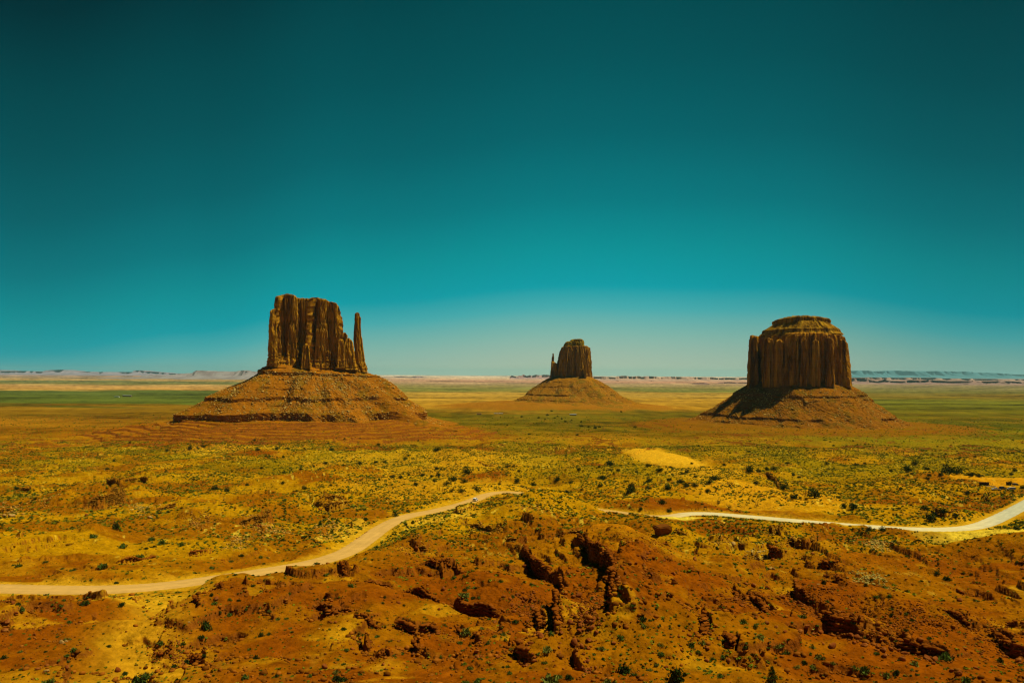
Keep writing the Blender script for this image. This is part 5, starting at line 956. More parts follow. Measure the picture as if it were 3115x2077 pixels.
CL = [('M', 1690, 1100, 130, 110, 24, 34), ('M', 1250, 950, 110, 70, 16, 28), ('M', 1700, 1440, 60, 80, 16, 30), ('M', 1290, 1380, 60, 50, 8, 34), ('M', 1430, 720, 50, 20, 6, 26), ('M', 1690, 750, 60, 40, 6, 26), ('M', 2080, 660, 190, 100, 14, 30), ('M', 1860, 800, 60, 40, 8, 32), ('M', 930, 1320, 60, 40, 6, 28), ('M', 510, 600, 50, 30, 5, 26), ('M', 1200, 600, 60, 40, 5, 26), ('M', 1740, 700, 60, 40, 8, 26)]
for t, cx, cy, rx, ry, n, w0 in CL:
    for _ in range(n):
        if len(items) > 235: break
        boulder(t, cx + random.gauss(0, 0.5) * rx, cy + random.gauss(0, 0.5) * ry, w0 * random.uniform(0.6, 1.3))
for k_, (t, P, hp) in enumerate(LEDGE):
    if hp < 40 or t == 'D' or len(items) > 296: continue
    P = np.array(P, float)
    for _ in range(2):
        u = random.uniform(0, len(P) - 1.001); i = int(u); q = P[i] + (P[i + 1] - P[i]) * (u - i)
        if len(items) < 298: boulder(t, q[0] + random.gauss(0, 8), q[1] + random.uniform(2, 14), random.uniform(22, 40))
# the free-standing block beside the right road
bm = bmesh.new(); bmesh.ops.create_cube(bm, size=1.0); bmesh.ops.bevel(bm, geom=list(bm.edges), offset=0.09, segments=2, affect='EDGES'); bmesh.ops.subdivide_edges(bm, edges=list(bm.edges), cuts=3, use_grid_fill=True)
for v in bm.verts:
    q_ = np.array([v.co.x * 3, v.co.y * 3, v.co.z * 3]); v.co *= 1 + 0.12 * float(pn([q_[0] + 7], [q_[1] + q_[2] * 0.7], 3)[0]) + 0.05 * float(pn([q_[0] * 3], [q_[2] * 3 + q_[1]], 4)[0]); v.co.z += 0.04 * math.sin(v.co.x * 5)
    if v.co.z < 0: v.co.x *= 0.82; v.co.y *= 0.85
p = on_ground('M', [(2208, 512)])[0]; wd = world_size('M', 104, p); o = bm_obj('boulder', bm, M['rock_dark'], None); o.location = (p[0], p[1] + 1.5, p[2] + wd * 0.26); o.scale = (wd, wd * 0.85, wd * 0.62); o.rotation_euler = (0.05, -0.03, 0.35); items.append((o, *T('M', 2208, 478), 'big square dark'))
for it in items: it[0]['group'] = 'fallen boulders on the near slopes'
label_all(items, 'boulder', 'boulder')
# broken rock rims along the ledges: one outcrop per ledge
LS = [rock_shape(950 + i, 2, 14, (1, 0.85, 0.7), 0.03) for i in range(10)]
items = []
for k_, ((P, H), (t, LP, hp)) in enumerate(zip(LEDGE_W, LEDGE)):
    r = np.random.default_rng(2000 + k_); sg = np.hypot(*(P[1:] - P[:-1]).T); cu = np.concatenate([[0], np.cumsum(sg)]); tot = cu[-1]; u = 0.06 * tot; cos, fs, o_ = [], [], 0
    if tot > 200: continue
    while u < 0.94 * tot:
        i = min(np.searchsorted(cu, u, side='right') - 1, len(sg) - 1); f = (u - cu[i]) / sg[i]; c = P[i] + (P[i + 1] - P[i]) * f; d = (P[i + 1] - P[i]) / sg[i]; nrm = np.array([-d[1], d[0]]); tap = min(1, min(u, tot - u) / (0.25 * tot)) ** 0.6
        zt = float(hg([c[0] + nrm[0] * 1.1 * H], [c[1] + nrm[1] * 1.1 * H])[0]); zl = float(hg([c[0] - nrm[0] * 1.1 * H], [c[1] - nrm[1] * 1.1 * H])[0]); hh = max(zt - zl, 0.3 * H)
        nl = max(2, int(math.ceil(hh / 0.62)))
        for lay in range(nl):
            w_ = min(H * 0.8, r.uniform(0.65, 1.75)) * (0.5 + 0.5 * tap); v, fc = LS[r.integers(0, 10)]; a = math.atan2(d[1], d[0]) + r.normal(0, 0.4); ca, sa = math.cos(a), math.sin(a)
            off = r.normal(0, 0.22) + (0.30 if lay % 2 else -0.25) - 0.1 * H + 0.10 * H * lay / nl; x = v[:, 0] * w_ * 0.8; y = v[:, 1] * w_ * 0.7; z = v[:, 2] * (hh / nl) * r.uniform(0.75, 1.05)
            cz = zt - 0.12 - hh / nl * (lay + 0.35) + r.normal(0, 0.06)
            cos.append(np.stack([c[0] + nrm[0] * off + x * ca - y * sa, c[1] + nrm[1] * off + x * sa + y * ca, cz + z], -1)); fs.append(fc + o_); o_ += len(v)
        u += r.uniform(0.45, 0.95) * min(1.1, H * 0.5)
    if not cos: continue
    co = np.vstack(cos); cc = np.repeat(np.array([[0.20, 0.055, 0.004] if P[:, 1].mean() < 330 else [0.27, 0.12, 0.008]]), len(co), 0) * np.repeat(r.uniform(0.75, 1.3, (len(cos), 1)), len(LS[0][0]), 0)
    o = mesh('rock_ledge', co, None, np.vstack(fs), False, [M['rubble']], cc); a = np.array([T(t, *p) for p in LP]).mean(0); items.append((o, a[0], a[1], 'long' if tot > 22 else 'short')); o['group'] = 'broken rock ledges'
label_all(items, 'broken rock ledge', 'rock ledge')
# stones set along the road edge
items = []
for t, rowname, P, n in (('M', 'along the upper edge of the left road', [(105, 540), (150, 508), (230, 462), (320, 425), (400, 402)], 34), ('M', 'in the short row at the lower road edge', [(510, 420), (550, 405), (580, 395)], 8), ('M', 'in the long row below the car', [(650, 375), (760, 362), (860, 330), (940, 290), (1000, 258), (1060, 236), (1110, 233), (1190, 234)], 48), ('M', 'above the road just behind the car', [(860, 245), (890, 240)], 3)):
    items = []; P = np.array(P, float); sg = np.hypot(*(P[1:] - P[:-1]).T); cu = np.concatenate([[0], np.cumsum(sg)])
    for s in np.linspace(0, cu[-1], n):
        p = on_ground(t, [(np.interp(s, cu, P[:, 0]) + random.gauss(0, 2), np.interp(s, cu, P[:, 1]) + random.gauss(0, 1.2))])[0]; src = BP['r'][random.randrange(8)]
        o = src.copy(); C.objects.link(o); o.name = 'roadside_stone'; wd = random.uniform(0.7, 1.35); o.location = (p[0], p[1], p[2] + 0.1); o.scale = (wd, wd, wd); o.rotation_euler = (0.2, 0.1, random.uniform(0, 6)); items.append(o); tag(o, f'{ordinal(len(items) - 1)} stone from the left {rowname}', 'stone', 'rows of stones lining the dirt road')
# loose rubble below the ledges and on the stony patches
r_ = np.random.default_rng(31); pos, sz, cl = [], [], []
def add_rub(X, Y, s, c): 
    pos.append(np.stack([X, Y, hg(X, Y)], -1)); sz.append(s); cl.append(c)
for P, H in LEDGE_W:
    ln = np.hypot(*(P[1:] - P[:-1]).T).sum(); n = int(min(ln * 3.0 * min(H, 3) / 2, 220)); u = r_.uniform(0, len(P) - 1.001, n); i = u.astype(int); q = P[i] + (P[i + 1] - P[i]) * (u - i)[:, None]
    d = P[i + 1] - P[i]; d /= np.hypot(d[:, 0], d[:, 1])[:, None]; off = -np.abs(r_.normal(0, 1, n)) * 1.8 * H + 0.6; X = q[:, 0] - d[:, 1] * off + r_.normal(0, 0.8, n); Y = q[:, 1] + d[:, 0] * off + r_.normal(0, 0.8, n)
    near = Y < 330; s = (0.16 + 0.75 * r_.beta(1, 4, n)) * np.where(near, 1, 1.3); c = np.where(near[:, None], [[0.235, 0.07, 0.008]], [[0.34, 0.145, 0.016]]) * r_.uniform(0.7, 1.4, (n, 1)); add_rub(X, Y, s, c)
for t, cx, cy, rx, ry, n, c0, ss in (('Q', 1340, 620, 110, 40, 420, (0.50, 0.33, 0.06), 0.6), ('Q', 1290, 905, 130, 50, 520, (0.40, 0.30, 0.06), 0.5), ('L', 1850, 500, 160, 60, 520, (0.46, 0.24, 0.035), 0.7), ('L', 2250, 480, 110, 60, 420, (0.46, 0.24, 0.035), 0.7), ('L', 1380, 460, 150, 50, 420, (0.34, 0.15, 0.015), 0.7), ('L', 1640, 600, 90, 50, 260, (0.44, 0.24, 0.035), 0.6), ('L', 980, 380, 110, 40, 260, (0.50, 0.32, 0.06), 0.7), ('L', 280, 300, 120, 70, 260, (0.42, 0.22, 0.03), 0.7), ('L', 60, 360, 80, 50, 200, (0.42, 0.22, 0.03), 0.9),
                            ('Q', 520, 680, 90, 50, 260, (0.5, 0.33, 0.07), 0.5), ('Q', 250, 560, 90, 60, 260, (0.4, 0.2, 0.03), 0.5), ('M', 1700, 1120, 160, 200, 700, (0.25, 0.075, 0.008), 0.35), ('M', 1300, 1000, 180, 180, 700, (0.24, 0.07, 0.008), 0.35), ('M', 2080, 650, 240, 130, 800, (0.25, 0.08, 0.008), 0.4), ('M', 900, 1300, 300, 200, 400, (0.24, 0.07, 0.008), 0.3), ('Q', 700, 1050, 500, 130, 900, (0.24, 0.07, 0.008), 0.4), ('Q', 1500, 1200, 500, 180, 1100, (0.23, 0.07, 0.008), 0.4), ('Q', 2150, 1250, 250, 200, 600, (0.22, 0.07, 0.008), 0.4),
                            ('L', 1300, 1380, 200, 80, 350, (0.24, 0.08, 0.01), 0.35), ('L', 300, 1200, 300, 200, 350, (0.26, 0.09, 0.01), 0.35), ('M', 480, 620, 150, 100, 300, (0.3, 0.11, 0.012), 0.5), ('M', 1300, 340, 220, 60, 260, (0.42, 0.2, 0.03), 0.5), ('L', 2000, 1150, 500, 300, 500, (0.28, 0.1, 0.012), 0.25), ('Q', 1100, 800, 900, 200, 900, (0.26, 0.1, 0.012), 0.4), ('L', 1100, 250, 1100, 200, 900, (0.36, 0.17, 0.02), 0.6), ('Q', 1820, 395, 90, 40, 120, (0.24, 0.08, 0.01), 0.9)):
    X_ = cx + r_.normal(0, 0.5, n) * rx; Y_ = cy + r_.normal(0, 0.5, n) * ry; a = np.array([T(t, x, y) for x, y in zip(X_, Y_)]); X, Y = march(h0, a[:, 0], a[:, 1], n=300)
    add_rub(X, Y, ss * (0.35 + 1.3 * r_.beta(1, 3, n)), np.array([c0]) * r_.uniform(0.7, 1.35, (n, 1)))
nn = 7000; a_ = np.stack([r_.uniform(-60, 3175, nn), r_.uniform(1620, 2100, nn)], -1); X, Y = march(hg, a_[:, 0], a_[:, 1], n=300); kk = fbm(X / 22, Y / 22, 405, 4) > r_.uniform(-0.5, 0.8, nn); X, Y = X[kk], Y[kk]
add_rub(X, Y, 0.12 + 0.35 * r_.beta(1, 4, len(X)), np.array([[0.24, 0.075, 0.007]]) * r_.uniform(0.6, 1.7, (len(X), 1)))
cand = np.where((SLOPE > 0.95) & (GY > 120) & (GY < 620) & (np.abs(GX / np.maximum(GY, 1)) < 0.72))[0]; cand = r_.choice(cand, min(6500, len(cand)), replace=False); nn = len(cand)
X = GX[cand] + r_.normal(0, 0.5, nn); Y = GY[cand] - np.abs(r_.normal(0, 1.2, nn)); add_rub(X, Y, 0.22 + 0.95 * r_.beta(1, 3.5, nn), np.where((Y < 330)[:, None], [[0.235, 0.075, 0.005]], [[0.34, 0.17, 0.012]]) * r_.uniform(0.6, 1.5, (nn, 1)))
pos = np.vstack(pos); sz = np.concatenate(sz); cl = np.vstack(cl); k = polydist(pos[:, 0], pos[:, 1], ROAD_C)[0] > ROAD_HW + 1.5
o = scatter_rocks('rubble', pos[k], sz[k], cl[k], M['rubble'], None, 1.0, 33); o['kind'] = 'stuff'; print('rubble', k.sum())

# ------------------------------------------------------------------ vehicles
def pmat(name, c, rough=0.5, spec=0.5, metal=0.0):
    m = mat(name, c, rough, vary=0.04, scale=3, bump=0, spec=spec); m.node_tree.nodes['Principled BSDF'].inputs['Metallic'].default_value = metal; return m
M['white'] = pmat('white_paint', (0.80, 0.80, 0.76), 0.3); M['dark_paint'] = pmat('dark_paint', (0.03, 0.035, 0.04), 0.3); M['silver'] = pmat('silver_paint', (0.5, 0.5, 0.48), 0.35); M['glass'] = pmat('tinted_glass', (0.02, 0.03, 0.03), 0.08, 0.6)
M['tyre'] = pmat('tyre_rubber', (0.02, 0.02, 0.02), 0.9); M['rim'] = pmat('rim', (0.4, 0.4, 0.4), 0.4, metal=0.7); M['red_lamp'] = pmat('red_lamp', (0.4, 0.02, 0.01), 0.3); M['lamp'] = pmat('lamp', (0.7, 0.7, 0.65), 0.2)
def prism(bm, prof, y0, y1, inset=None):
    """side outline (x, z) extruded across the width; inset(z) narrows the upper body"""
    f = inset or (lambda z: 0.0); a = [bm.verts.new((x, y0 + f(z), z)) for x, z in prof]; b = [bm.verts.new((x, y1 - f(z), z)) for x, z in prof]
    bm.faces.new(a); bm.faces.new(b[::-1])
    for i in range(len(prof)): bm.faces.new((a[i], b[i], b[(i + 1) % len(prof)], a[(i + 1) % len(prof)]))
def cyl(bm, c, r, h, axis='Y', seg=20):
    mt = Matrix.Translation(c) @ (Matrix.Rotation(R(90), 4, 'X') if axis == 'Y' else Matrix.Identity(4)); bmesh.ops.create_cone(bm, cap_ends=True, segments=seg, radius1=r, radius2=r, depth=h, matrix=mt)
def boxb(bm, x0, x1, y0, y1, z0, z1):
    prism(bm, [(x0, z0), (x1, z0), (x1, z1), (x0, z1)], y0, y1)
def vehicle(name, paint, kind, label, cat, p, rz, group=None):
    root = empty(name, p, rz); tag(root, label, cat, group); hw = 0.95
    ins = lambda z: 0.0 if z < 1.02 else (z - 1.02) * 0.28
    if kind == 'suv': prof = [(-2.35, 0.45), (-2.4, 0.75), (-2.35, 1.05), (-2.15, 1.6), (-2.0, 1.74), (0.3, 1.76), (0.55, 1.66), (1.15, 1.1), (2.2, 0.98), (2.4, 0.8), (2.42, 0.45)]; wh = (-1.45, 1.5); glass = [(-2.05, 1.12), (-1.95, 1.62), (0.35, 1.64), (0.95, 1.12)]
    elif kind == 'pickup': prof = [(-2.8, 0.55), (-2.85, 1.08), (-0.75, 1.1), (-0.65, 1.7), (-0.5, 1.8), (0.7, 1.8), (0.95, 1.7), (1.5, 1.15), (2.65, 1.05), (2.8, 0.85), (2.8, 0.5)]; wh = (-1.75, 1.85); glass = [(-0.58, 1.16), (-0.5, 1.68), (0.75, 1.68), (1.32, 1.16)]
    else: prof = [(-2.6, 0.45), (-2.65, 1.1), (-2.6, 1.85), (-2.45, 1.98), (1.1, 1.98), (1.4, 1.85), (1.95, 1.15), (2.5, 1.0), (2.6, 0.8), (2.6, 0.45)]; wh = (-1.65, 1.7); glass = [(-2.45, 1.2), (-2.42, 1.8), (1.1, 1.8), (1.6, 1.2)]
    bm = bmesh.new(); prism(bm, prof, -hw, hw, ins); bm_obj('body', bm, M[paint], root, 0.05)
    for sgn in (-1, 1):
        bm = bmesh.new(); g = glass; a = [bm.verts.new((x, sgn * (hw - ins(z) + 0.012), z)) for x, z in g]; b = [bm.verts.new((x, sgn * (hw - ins(z) - 0.02), z)) for x, z in g]; bm.faces.new(a); bm.faces.new(b[::-1])
        for i in range(4): bm.faces.new((a[i], b[i], b[(i + 1) % 4], a[(i + 1) % 4]))
        bm_obj('side_window', bm, M['glass'], root)
    def endglass(nm, i, j, lo, hi, sgn):
        (xa, za), (xb, zb) = prof[i], prof[j]; pts = []
        for t in (lo, hi): pts.append((xa + (xb - xa) * t, za + (zb - za) * t))
        bm = bmesh.new(); v = []
        for (x, z) in pts:
            for y in (-1, 1): v.append(bm.verts.new((x + sgn * 0.025, y * (hw - ins(z) - 0.12), z)))
        v2 = [bm.verts.new((q_.co.x - sgn * 0.04, q_.co.y, q_.co.z)) for q_ in v]
        for f in ((0, 1, 3, 2), (4, 6, 7, 5)): bm.faces.new([(v + v2)[k] for k in f])
        for a_, b_ in ((0, 1), (1, 3), (3, 2), (2, 0)): bm.faces.new((v[a_], v[b_], v2[b_], v2[a_]))
        bm_obj(nm, bm, M['glass'], root)
    if kind == 'suv': endglass('windscreen', 7, 6, 0.08, 0.95, 1); endglass('rear_window', 2, 3, 0.15, 0.95, -1)
    elif kind == 'pickup': endglass('windscreen', 7, 6, 0.08, 0.95, 1); endglass('rear_window', 2, 3, 0.2, 0.9, -1)
    else: endglass('windscreen', 6, 5, 0.08, 0.95, 1); endglass('rear_window', 1, 2, 0.15, 0.85, -1)
    if kind == 'pickup':
        bm = bmesh.new(); boxb(bm, -2.72, -0.82, -0.78, 0.78, 1.085, 1.115); bm_obj('cargo_bed', bm, M['tyre'], root)
    for x in wh:
        for sgn in (-1, 1):
            bm = bmesh.new(); cyl(bm, (x, sgn * 0.86, 0.36), 0.37, 0.26); w_ = bm_obj('wheel', bm, M['tyre'], root, 0.0)
            bm = bmesh.new(); cyl(bm, (x, sgn * 0.995, 0.36), 0.22, 0.03); bm_obj('rim', bm, M['rim'], w_)
    for sgn in (-1, 1):
        xb = prof[1][0]; bm = bmesh.new(); boxb(bm, xb - 0.02, xb + 0.12, *sorted((sgn * 0.72, sgn * 0.93)), 0.85, 1.02); bm_obj('taillight', bm, M['red_lamp'], root)
        xf = prof[-1][0]; bm = bmesh.new(); boxb(bm, xf - 0.2, xf + 0.0, *sorted((sgn * 0.6, sgn * 0.9)), 0.68, 0.84); bm_obj('headlight', bm, M['lamp'], root)
    for xb, nm in ((prof[0][0] - 0.03, 'rear_bumper'), (prof[-1][0] - 0.09, 'front_bumper')):
        bm = bmesh.new(); boxb(bm, xb, xb + 0.12, -0.92, 0.92, 0.42, 0.62); bm_obj(nm, bm, M['tyre'], root)
    return root
def road_pt(px, py, off=0.0):
    X, Y = march(prof_fn, [px], [py]); d, _, u, z = polydist(X, Y, ROAD_C, ROAD_CZ); return X[0], Y[0], z[0]
cp_ = road_pt(*T('M', 918, 279)); i = np.argmin(np.hypot(ROAD[:, 0] - cp_[0], ROAD[:, 1] - cp_[1])); tg = ROAD[i + 3] - ROAD[i - 3]
vehicle('parked_suv' if False else 'white_suv', 'white', 'suv', 'white SUV driving away along the dirt road, seen from behind', 'car', (cp_[0], cp_[1], cp_[2] + 0.13), math.atan2(tg[1], tg[0])).scale = (1.25, 1.25, 1.25)
def flatspot(t, x, y): p = on_ground(t, [(x, y)])[0]; return tuple(p)
for (x, y, kd, paint, rz, lab, nm) in ((1237, 590, 'pickup', 'white', 2.9, 'white pickup truck at the left end of the parked row', 'pickup_truck'), (1314, 574, 'suv', 'dark_paint', 0.25, 'dark SUV with pale roof parked between the white truck and the pale van', 'parked_suv'), (1418, 588, 'van', 'silver', 3.0, 'pale boxy van at the right end of the parked row', 'parked_van'), (1472, 534, 'suv', 'dark_paint', 0.1, 'small dark car parked behind the row, right of the stall', 'parked_car')):
    vehicle(nm, paint, kd, lab, 'pickup truck' if kd == 'pickup' else 'van' if kd == 'van' else 'car', flatspot('S', x, y), rz, 'vehicles parked by the vendor stalls').scale = (1.15, 1.15, 1.15)
# vendor stalls with posts, brushwood roof and tables
def stall(p, L_, W_, H_, label, rz=0.0):
    root = empty('vendor_stall', p, rz); tag(root, label, 'stall', 'vendor stalls')
    for sx_ in np.linspace(-L_ / 2 + 0.2, L_ / 2 - 0.2, 4):
        for sy_ in (-W_ / 2 + 0.15, W_ / 2 - 0.15):
            bm = bmesh.new(); cyl(bm, (sx_, sy_, H_ / 2 - 0.2), 0.09, H_ + 0.4, 'Z', 8); bm_obj('post', bm, M['wood'], root)
    co, t = leaves(int(L_ * 10), 500, 1, 1, 0.35); r = np.random.default_rng(int(L_ * 7)); n = 500; p_ = np.stack([r.uniform(-L_ / 2, L_ / 2, n), r.uniform(-W_ / 2, W_ / 2, n), r.uniform(H_, H_ + 0.3, n)], -1)
    c3 = co.reshape(-1, 3, 3); c3 = c3 - c3.mean(1, keepdims=True) + p_[:, None]; bm = bmesh.new(); boxb(bm, -L_ / 2, L_ / 2, -W_ / 2, W_ / 2, H_ - 0.06, H_ + 0.08); rf = bm_obj('roof', bm, M['wood'], root); mesh('brushwood', c3.reshape(-1, 3), None, t, False, [M['wood']], None, rf)
    bm = bmesh.new(); boxb(bm, -L_ / 2 + 0.6, L_ / 2 - 0.6, -0.4, 0.4, 0.72, 0.78); boxb(bm, -L_ / 2 + 0.7, -L_ / 2 + 0.8, -0.35, 0.35, -0.2, 0.719); boxb(bm, L_ / 2 - 0.8, L_ / 2 - 0.7, -0.35, 0.35, -0.2, 0.719); bm_obj('table', bm, M['wood'], root)
    bm = bmesh.new(); boxb(bm, -L_ / 2 + 0.1, L_ / 2 - 0.1, W_ / 2 - 0.1, W_ / 2 - 0.04, 0.1, H_ - 0.1); bm_obj('back_wall', bm, M['wood'], root)
    return root
stall(flatspot('S', 1105, 532), 8.5, 3.0, 2.3, 'long open vendor stall with brushwood roof beside the parked cars'); stall(flatspot('S', 1392, 530), 4.0, 2.6, 2.1, 'short dark vendor stall behind the pale van')
# low rail in front of the stalls
p0, p1 = on_ground('S', [(1120, 556), (1222, 556)]); root = empty('rail_fence', tuple(p0), math.atan2(p1[1] - p0[1], p1[0] - p0[0])); tag(root, 'pale low rail in front of the long vendor stall', 'rail'); Lr = math.hypot(*(p1 - p0)[:2])
for k in range(5): bm = bmesh.new(); cyl(bm, (k * Lr / 4, 0, 0.35), 0.07, 1.1, 'Z', 8); bm_obj('post', bm, M['silver'], root)
bm = bmesh.new(); cyl(bm, (0, 0, 0), 0.08, Lr, 'Z', 8); bmesh.ops.transform(bm, matrix=Matrix.Translation((Lr / 2, 0, 0.98)) @ Matrix.Rotation(R(90), 4, 'Y'), verts=bm.verts); bm_obj('rail', bm, M['silver'], root)
# wooden board frame and posts by the right road
p = flatspot('Q', 148, 342); root = empty('wooden_sign_frame', p, 0.3); tag(root, 'small dark wooden board on two posts beside the right road', 'sign')
for sx_ in (-0.9, 0.9): bm = bmesh.new(); boxb(bm, sx_ - 0.08, sx_ + 0.08, -0.08, 0.08, -0.3, 2.4); bm_obj('post', bm, M['wood'], root)
bm = bmesh.new(); boxb(bm, -0.815, 0.815, -0.04, 0.04, 1.3, 2.3); bm_obj('board', bm, M['wood'], root)
for k, (x, y) in enumerate(((8, 346), (55, 344), (80, 344), (104, 343))):
    p = flatspot('Q', x, y); bm = bmesh.new(); cyl(bm, (0, 0, 0.5), 0.13, 1.3, 'Z', 8); o = bm_obj('wooden_post', bm, M['wood'], None, 0.02); o.location = p; tag(o, f'{ordinal(k)} short wooden post from the left, left of the roadside board', 'post', 'posts beside the right road')
# people at the stalls
def person_mesh(seed, armup=0.0, stride=0.1):
    me = bpy.data.meshes.new('person'); V = [(0, 0, 0.95), (0, 0, 1.15), (0, 0, 1.38), (0, 0, 1.5), (0.01, 0, 1.6), (0.02, 0, 1.72), (0.0, 0.18, 1.38), (0.03, 0.26, 1.12), (0.12 + armup, 0.24, 0.9 + armup), (0.0, -0.18, 1.38), (-0.02, -0.26, 1.12), (0.05, -0.25, 0.88), (0, 0.1, 0.88), (stride, 0.11, 0.48), (stride * 0.6, 0.12, 0.08), (stride * 0.6 + 0.16, 0.13, 0.03), (0, -0.1, 0.88), (-stride, -0.11, 0.48), (-stride * 1.6, -0.12, 0.08), (-stride * 1.6 + 0.16, -0.13, 0.03)]
    E = [(0, 1), (1, 2), (2, 3), (3, 4), (4, 5), (2, 6), (6, 7), (7, 8), (2, 9), (9, 10), (10, 11), (0, 12), (12, 13), (13, 14), (14, 15), (0, 16), (16, 17), (17, 18), (18, 19)]
    rad = [0.15, 0.14, 0.16, 0.06, 0.10, 0.09, 0.07, 0.05, 0.035, 0.07, 0.05, 0.035, 0.10, 0.065, 0.045, 0.04, 0.10, 0.065, 0.045, 0.04]
    me.from_pydata(V, E, []); ob = bpy.data.objects.new('tmp', me); C.objects.link(ob); ob.modifiers.new('s', 'SKIN'); ob.modifiers.new('d', 'SUBSURF').levels = 1
    for i, sv in enumerate(me.skin_vertices[0].data): sv.radius = (rad[i], rad[i]); sv.use_root = (i == 0)
    dg = bpy.context.evaluated_depsgraph_get(); m2 = bpy.data.meshes.new_from_object(ob.evaluated_get(dg)); m2.name = 'person'; bpy.data.objects.remove(ob); return m2
def cloth(name, top, legs):
    m = bpy.data.materials.new(name); m.use_nodes = True; n = m.node_tree.nodes; l = m.node_tree.links; tc = n.new('ShaderNodeTexCoord'); sp = n.new('ShaderNodeSeparateXYZ'); l.new(tc.outputs['Object'], sp.inputs[0]); dv = n.new('ShaderNodeMath'); dv.operation = 'DIVIDE'; dv.inputs[1].default_value = 1.82; l.new(sp.outputs['Z'], dv.inputs[0]); cr = n.new('ShaderNodeValToRGB'); cr.color_ramp.interpolation = 'CONSTANT'; l.new(dv.outputs[0], cr.inputs[0])
    e = cr.color_ramp.elements; e[0].position = 0; e[0].color = (0.03, 0.02, 0.015, 1); e[1].position = 0.05; e[1].color = (*legs, 1)
    for p_, c_ in ((0.51, top), (0.81, (0.35, 0.18, 0.10)), (0.92, (0.03, 0.02, 0.015))): k = e.new(p_); k.position = p_; k.color = (*c_, 1)
    l.new(cr.outputs[0], n['Principled BSDF'].inputs['Base Color']); n['Principled BSDF'].inputs['Roughness'].default_value = 0.9; return m
pm = [person_mesh(1), person_mesh(2, 0.25, 0.0), person_mesh(3, 0.1, 0.18)]
cm = [cloth('dark_clothes', (0.03, 0.03, 0.05), (0.03, 0.035, 0.07)), cloth('red_shirt', (0.35, 0.04, 0.03), (0.03, 0.035, 0.07)), cloth('pale_shirt', (0.5, 0.42, 0.3), (0.08, 0.06, 0.04))]
k = 0
for (x, y, c_, lab) in ((965, 552, 0, 'person in dark clothes standing leftmost of the people at the stalls'), (991, 545, 0, 'person in dark clothes just right of the leftmost person'), (1005, 575, 2, 'person in a pale shirt walking below the left end of the stall'), (1044, 548, 0, 'person in dark clothes at the left post of the long stall'), (1053, 568, 1, 'person in a red shirt below the left part of the stall'), (1074, 562, 0, 'person in dark clothes right of the red shirt person'), (1122, 533, 1, 'person in red under the middle of the long stall'), (1140, 532, 0, 'person in dark clothes inside the long stall, right of the red one'), (1190, 528, 0, 'person in dark clothes at the right end of the long stall')):
    me = pm[k % 3].copy(); me.materials.clear(); me.materials.append(cm[c_]); o = bpy.data.objects.new('person', me); C.objects.link(o); p = flatspot('S', x, y); o.location = p; o.rotation_euler = (0, 0, k * 1.3); tag(o, lab, 'person', 'people at the vendor stalls'); k += 1

# ------------------------------------------------------------------ far houses
def house(p, L_, W_, H_, label, wall, roof, rz=0.0, trailer=False):
    root = empty('trailer' if trailer else 'house', p, rz); tag(root, label, 'trailer' if trailer else 'house', 'far homesteads on the plain')
    bm = bmesh.new(); boxb(bm, -L_ / 2, L_ / 2, -W_ / 2, W_ / 2, -0.6 if not trailer else 0.5, H_); bm_obj('wall', bm, wall, root)
    bm = bmesh.new(); h = H_ + (1.4 if not trailer else 0.25); a = [(-W_ / 2 - 0.4, H_ + 0.01), (W_ / 2 + 0.4, H_ + 0.01), (0, h + 0.01)]
    v0 = [bm.verts.new((-L_ / 2 - 0.4, y, z)) for y, z in a]; v1 = [bm.verts.new((L_ / 2 + 0.4, y, z)) for y, z in a]; bm.faces.new(v0); bm.faces.new(v1[::-1])
    for i in range(3): bm.faces.new((v0[i], v1[i], v1[(i + 1) % 3], v0[(i + 1) % 3]))
    bm_obj('roof', bm, roof, root)
    bm = bmesh.new(); boxb(bm, -0.5, 0.5, -W_ / 2 - 0.05, -W_ / 2 - 0.004, 0.0 if not trailer else 0.6, 2.1); bm_obj('door', bm, M['wood'], root)
    for x in (-L_ / 3, L_ / 3): bm = bmesh.new(); boxb(bm, x - 0.7, x + 0.7, -W_ / 2 - 0.05, -W_ / 2 - 0.004, 1.0, 2.0); bm_obj('window', bm, M['glass'], root)
    if trailer:
        for x in (-L_ / 4, L_ / 4): bm = bmesh.new(); cyl(bm, (x, -W_ / 2 + 0.3, 0.3), 0.4, 0.3); bm_obj('wheel', bm, M['tyre'], root)
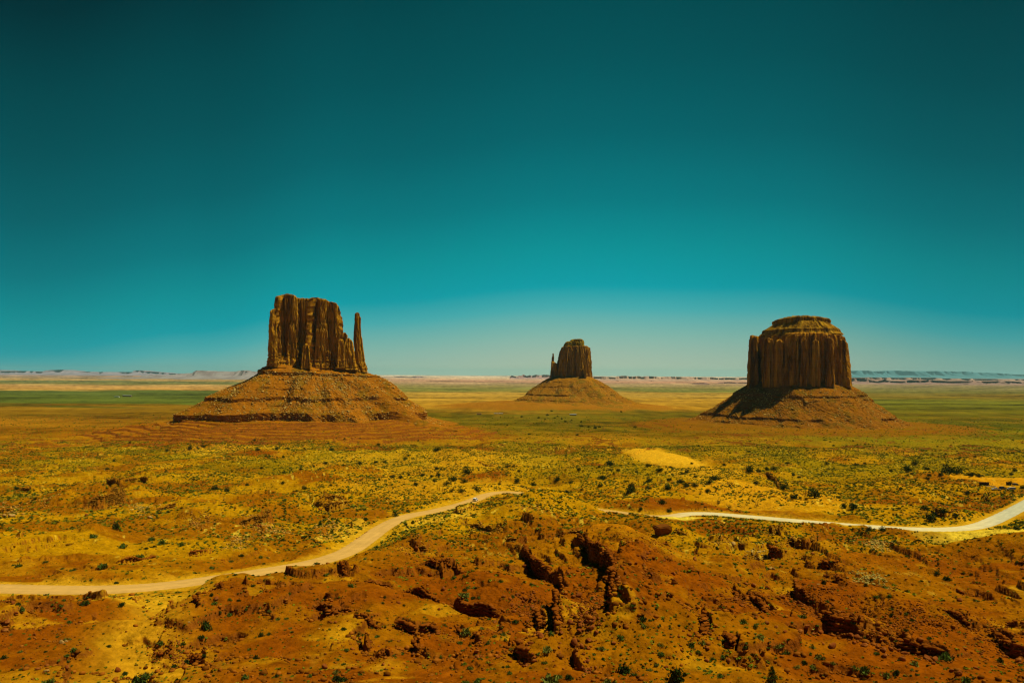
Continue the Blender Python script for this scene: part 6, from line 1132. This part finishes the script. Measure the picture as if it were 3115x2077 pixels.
M['wall_brown'] = pmat('brown_wall', (0.16, 0.09, 0.03), 0.9); M['roof_grey'] = pmat('grey_roof', (0.30, 0.34, 0.30), 0.6)
def far_pt(t, x, y): a = T(t, x, y); X, Y = march(hg, [a[0]], [a[1]]); return (X[0], Y[0], hg(X, Y)[0])
house(far_pt('E', 1345, 1112), 20, 9, 3.4, 'brown house with grey roof on the plain below the middle butte', M['wall_brown'], M['roof_grey'])
house(far_pt('E', 225, 1102), 14, 7, 2.8, 'small red brown cabin left of the middle butte', M['wall_brown'], M['wall_brown'])
house(far_pt('E', 483, 1094), 13, 5, 3.0, 'white trailer left of the middle butte, right one of a pair', M['white'], M['white'], 0.1, True); house(far_pt('E', 425, 1092), 11, 4, 3.0, 'white trailer left of the middle butte, left one of a pair', M['white'], M['white'], -0.1, True)
a = (0, 1100, 2.614); TI['K'] = a
house(far_pt('K', 1012, 278), 42, 14, 6, 'long brown building alone on the dark green plain at far left', M['wall_brown'], M['roof_grey']); house(far_pt('K', 930, 283), 22, 8, 5, 'white trailer on the dark green plain at far left', M['white'], M['white'], 0, True)

# remove prototypes that were never placed
for src in JUN + sum(SHR.values(), []) + BP['r'] + BP['p']:
    if src.name not in used:
        for ch in list(src.children): bpy.data.objects.remove(ch)
        bpy.data.objects.remove(src)

# ------------------------------------------------------------------ air
bm = bmesh.new(); bmesh.ops.create_cube(bm, size=1.0, matrix=Matrix.Diagonal((170000, 170000, 640, 1))); bmesh.ops.translate(bm, verts=bm.verts, vec=(0, 0, 640 / 2 - 30))
me = bpy.data.meshes.new('haze'); bm.to_mesh(me); bm.free(); hz = bpy.data.objects.new('haze', me); C.objects.link(hz); hz['kind'] = 'stuff'
m = bpy.data.materials.new('haze'); m.use_nodes = True; n = m.node_tree.nodes; n.clear(); o_ = n.new('ShaderNodeOutputMaterial'); v = n.new('ShaderNodeVolumePrincipled'); v.inputs['Color'].default_value = (0.34, 0.78, 0.90, 1); v.inputs['Density'].default_value = 1.0e-5; v.inputs['Anisotropy'].default_value = 0.2
m.node_tree.links.new(v.outputs[0], o_.inputs['Volume']); me.materials.append(m)
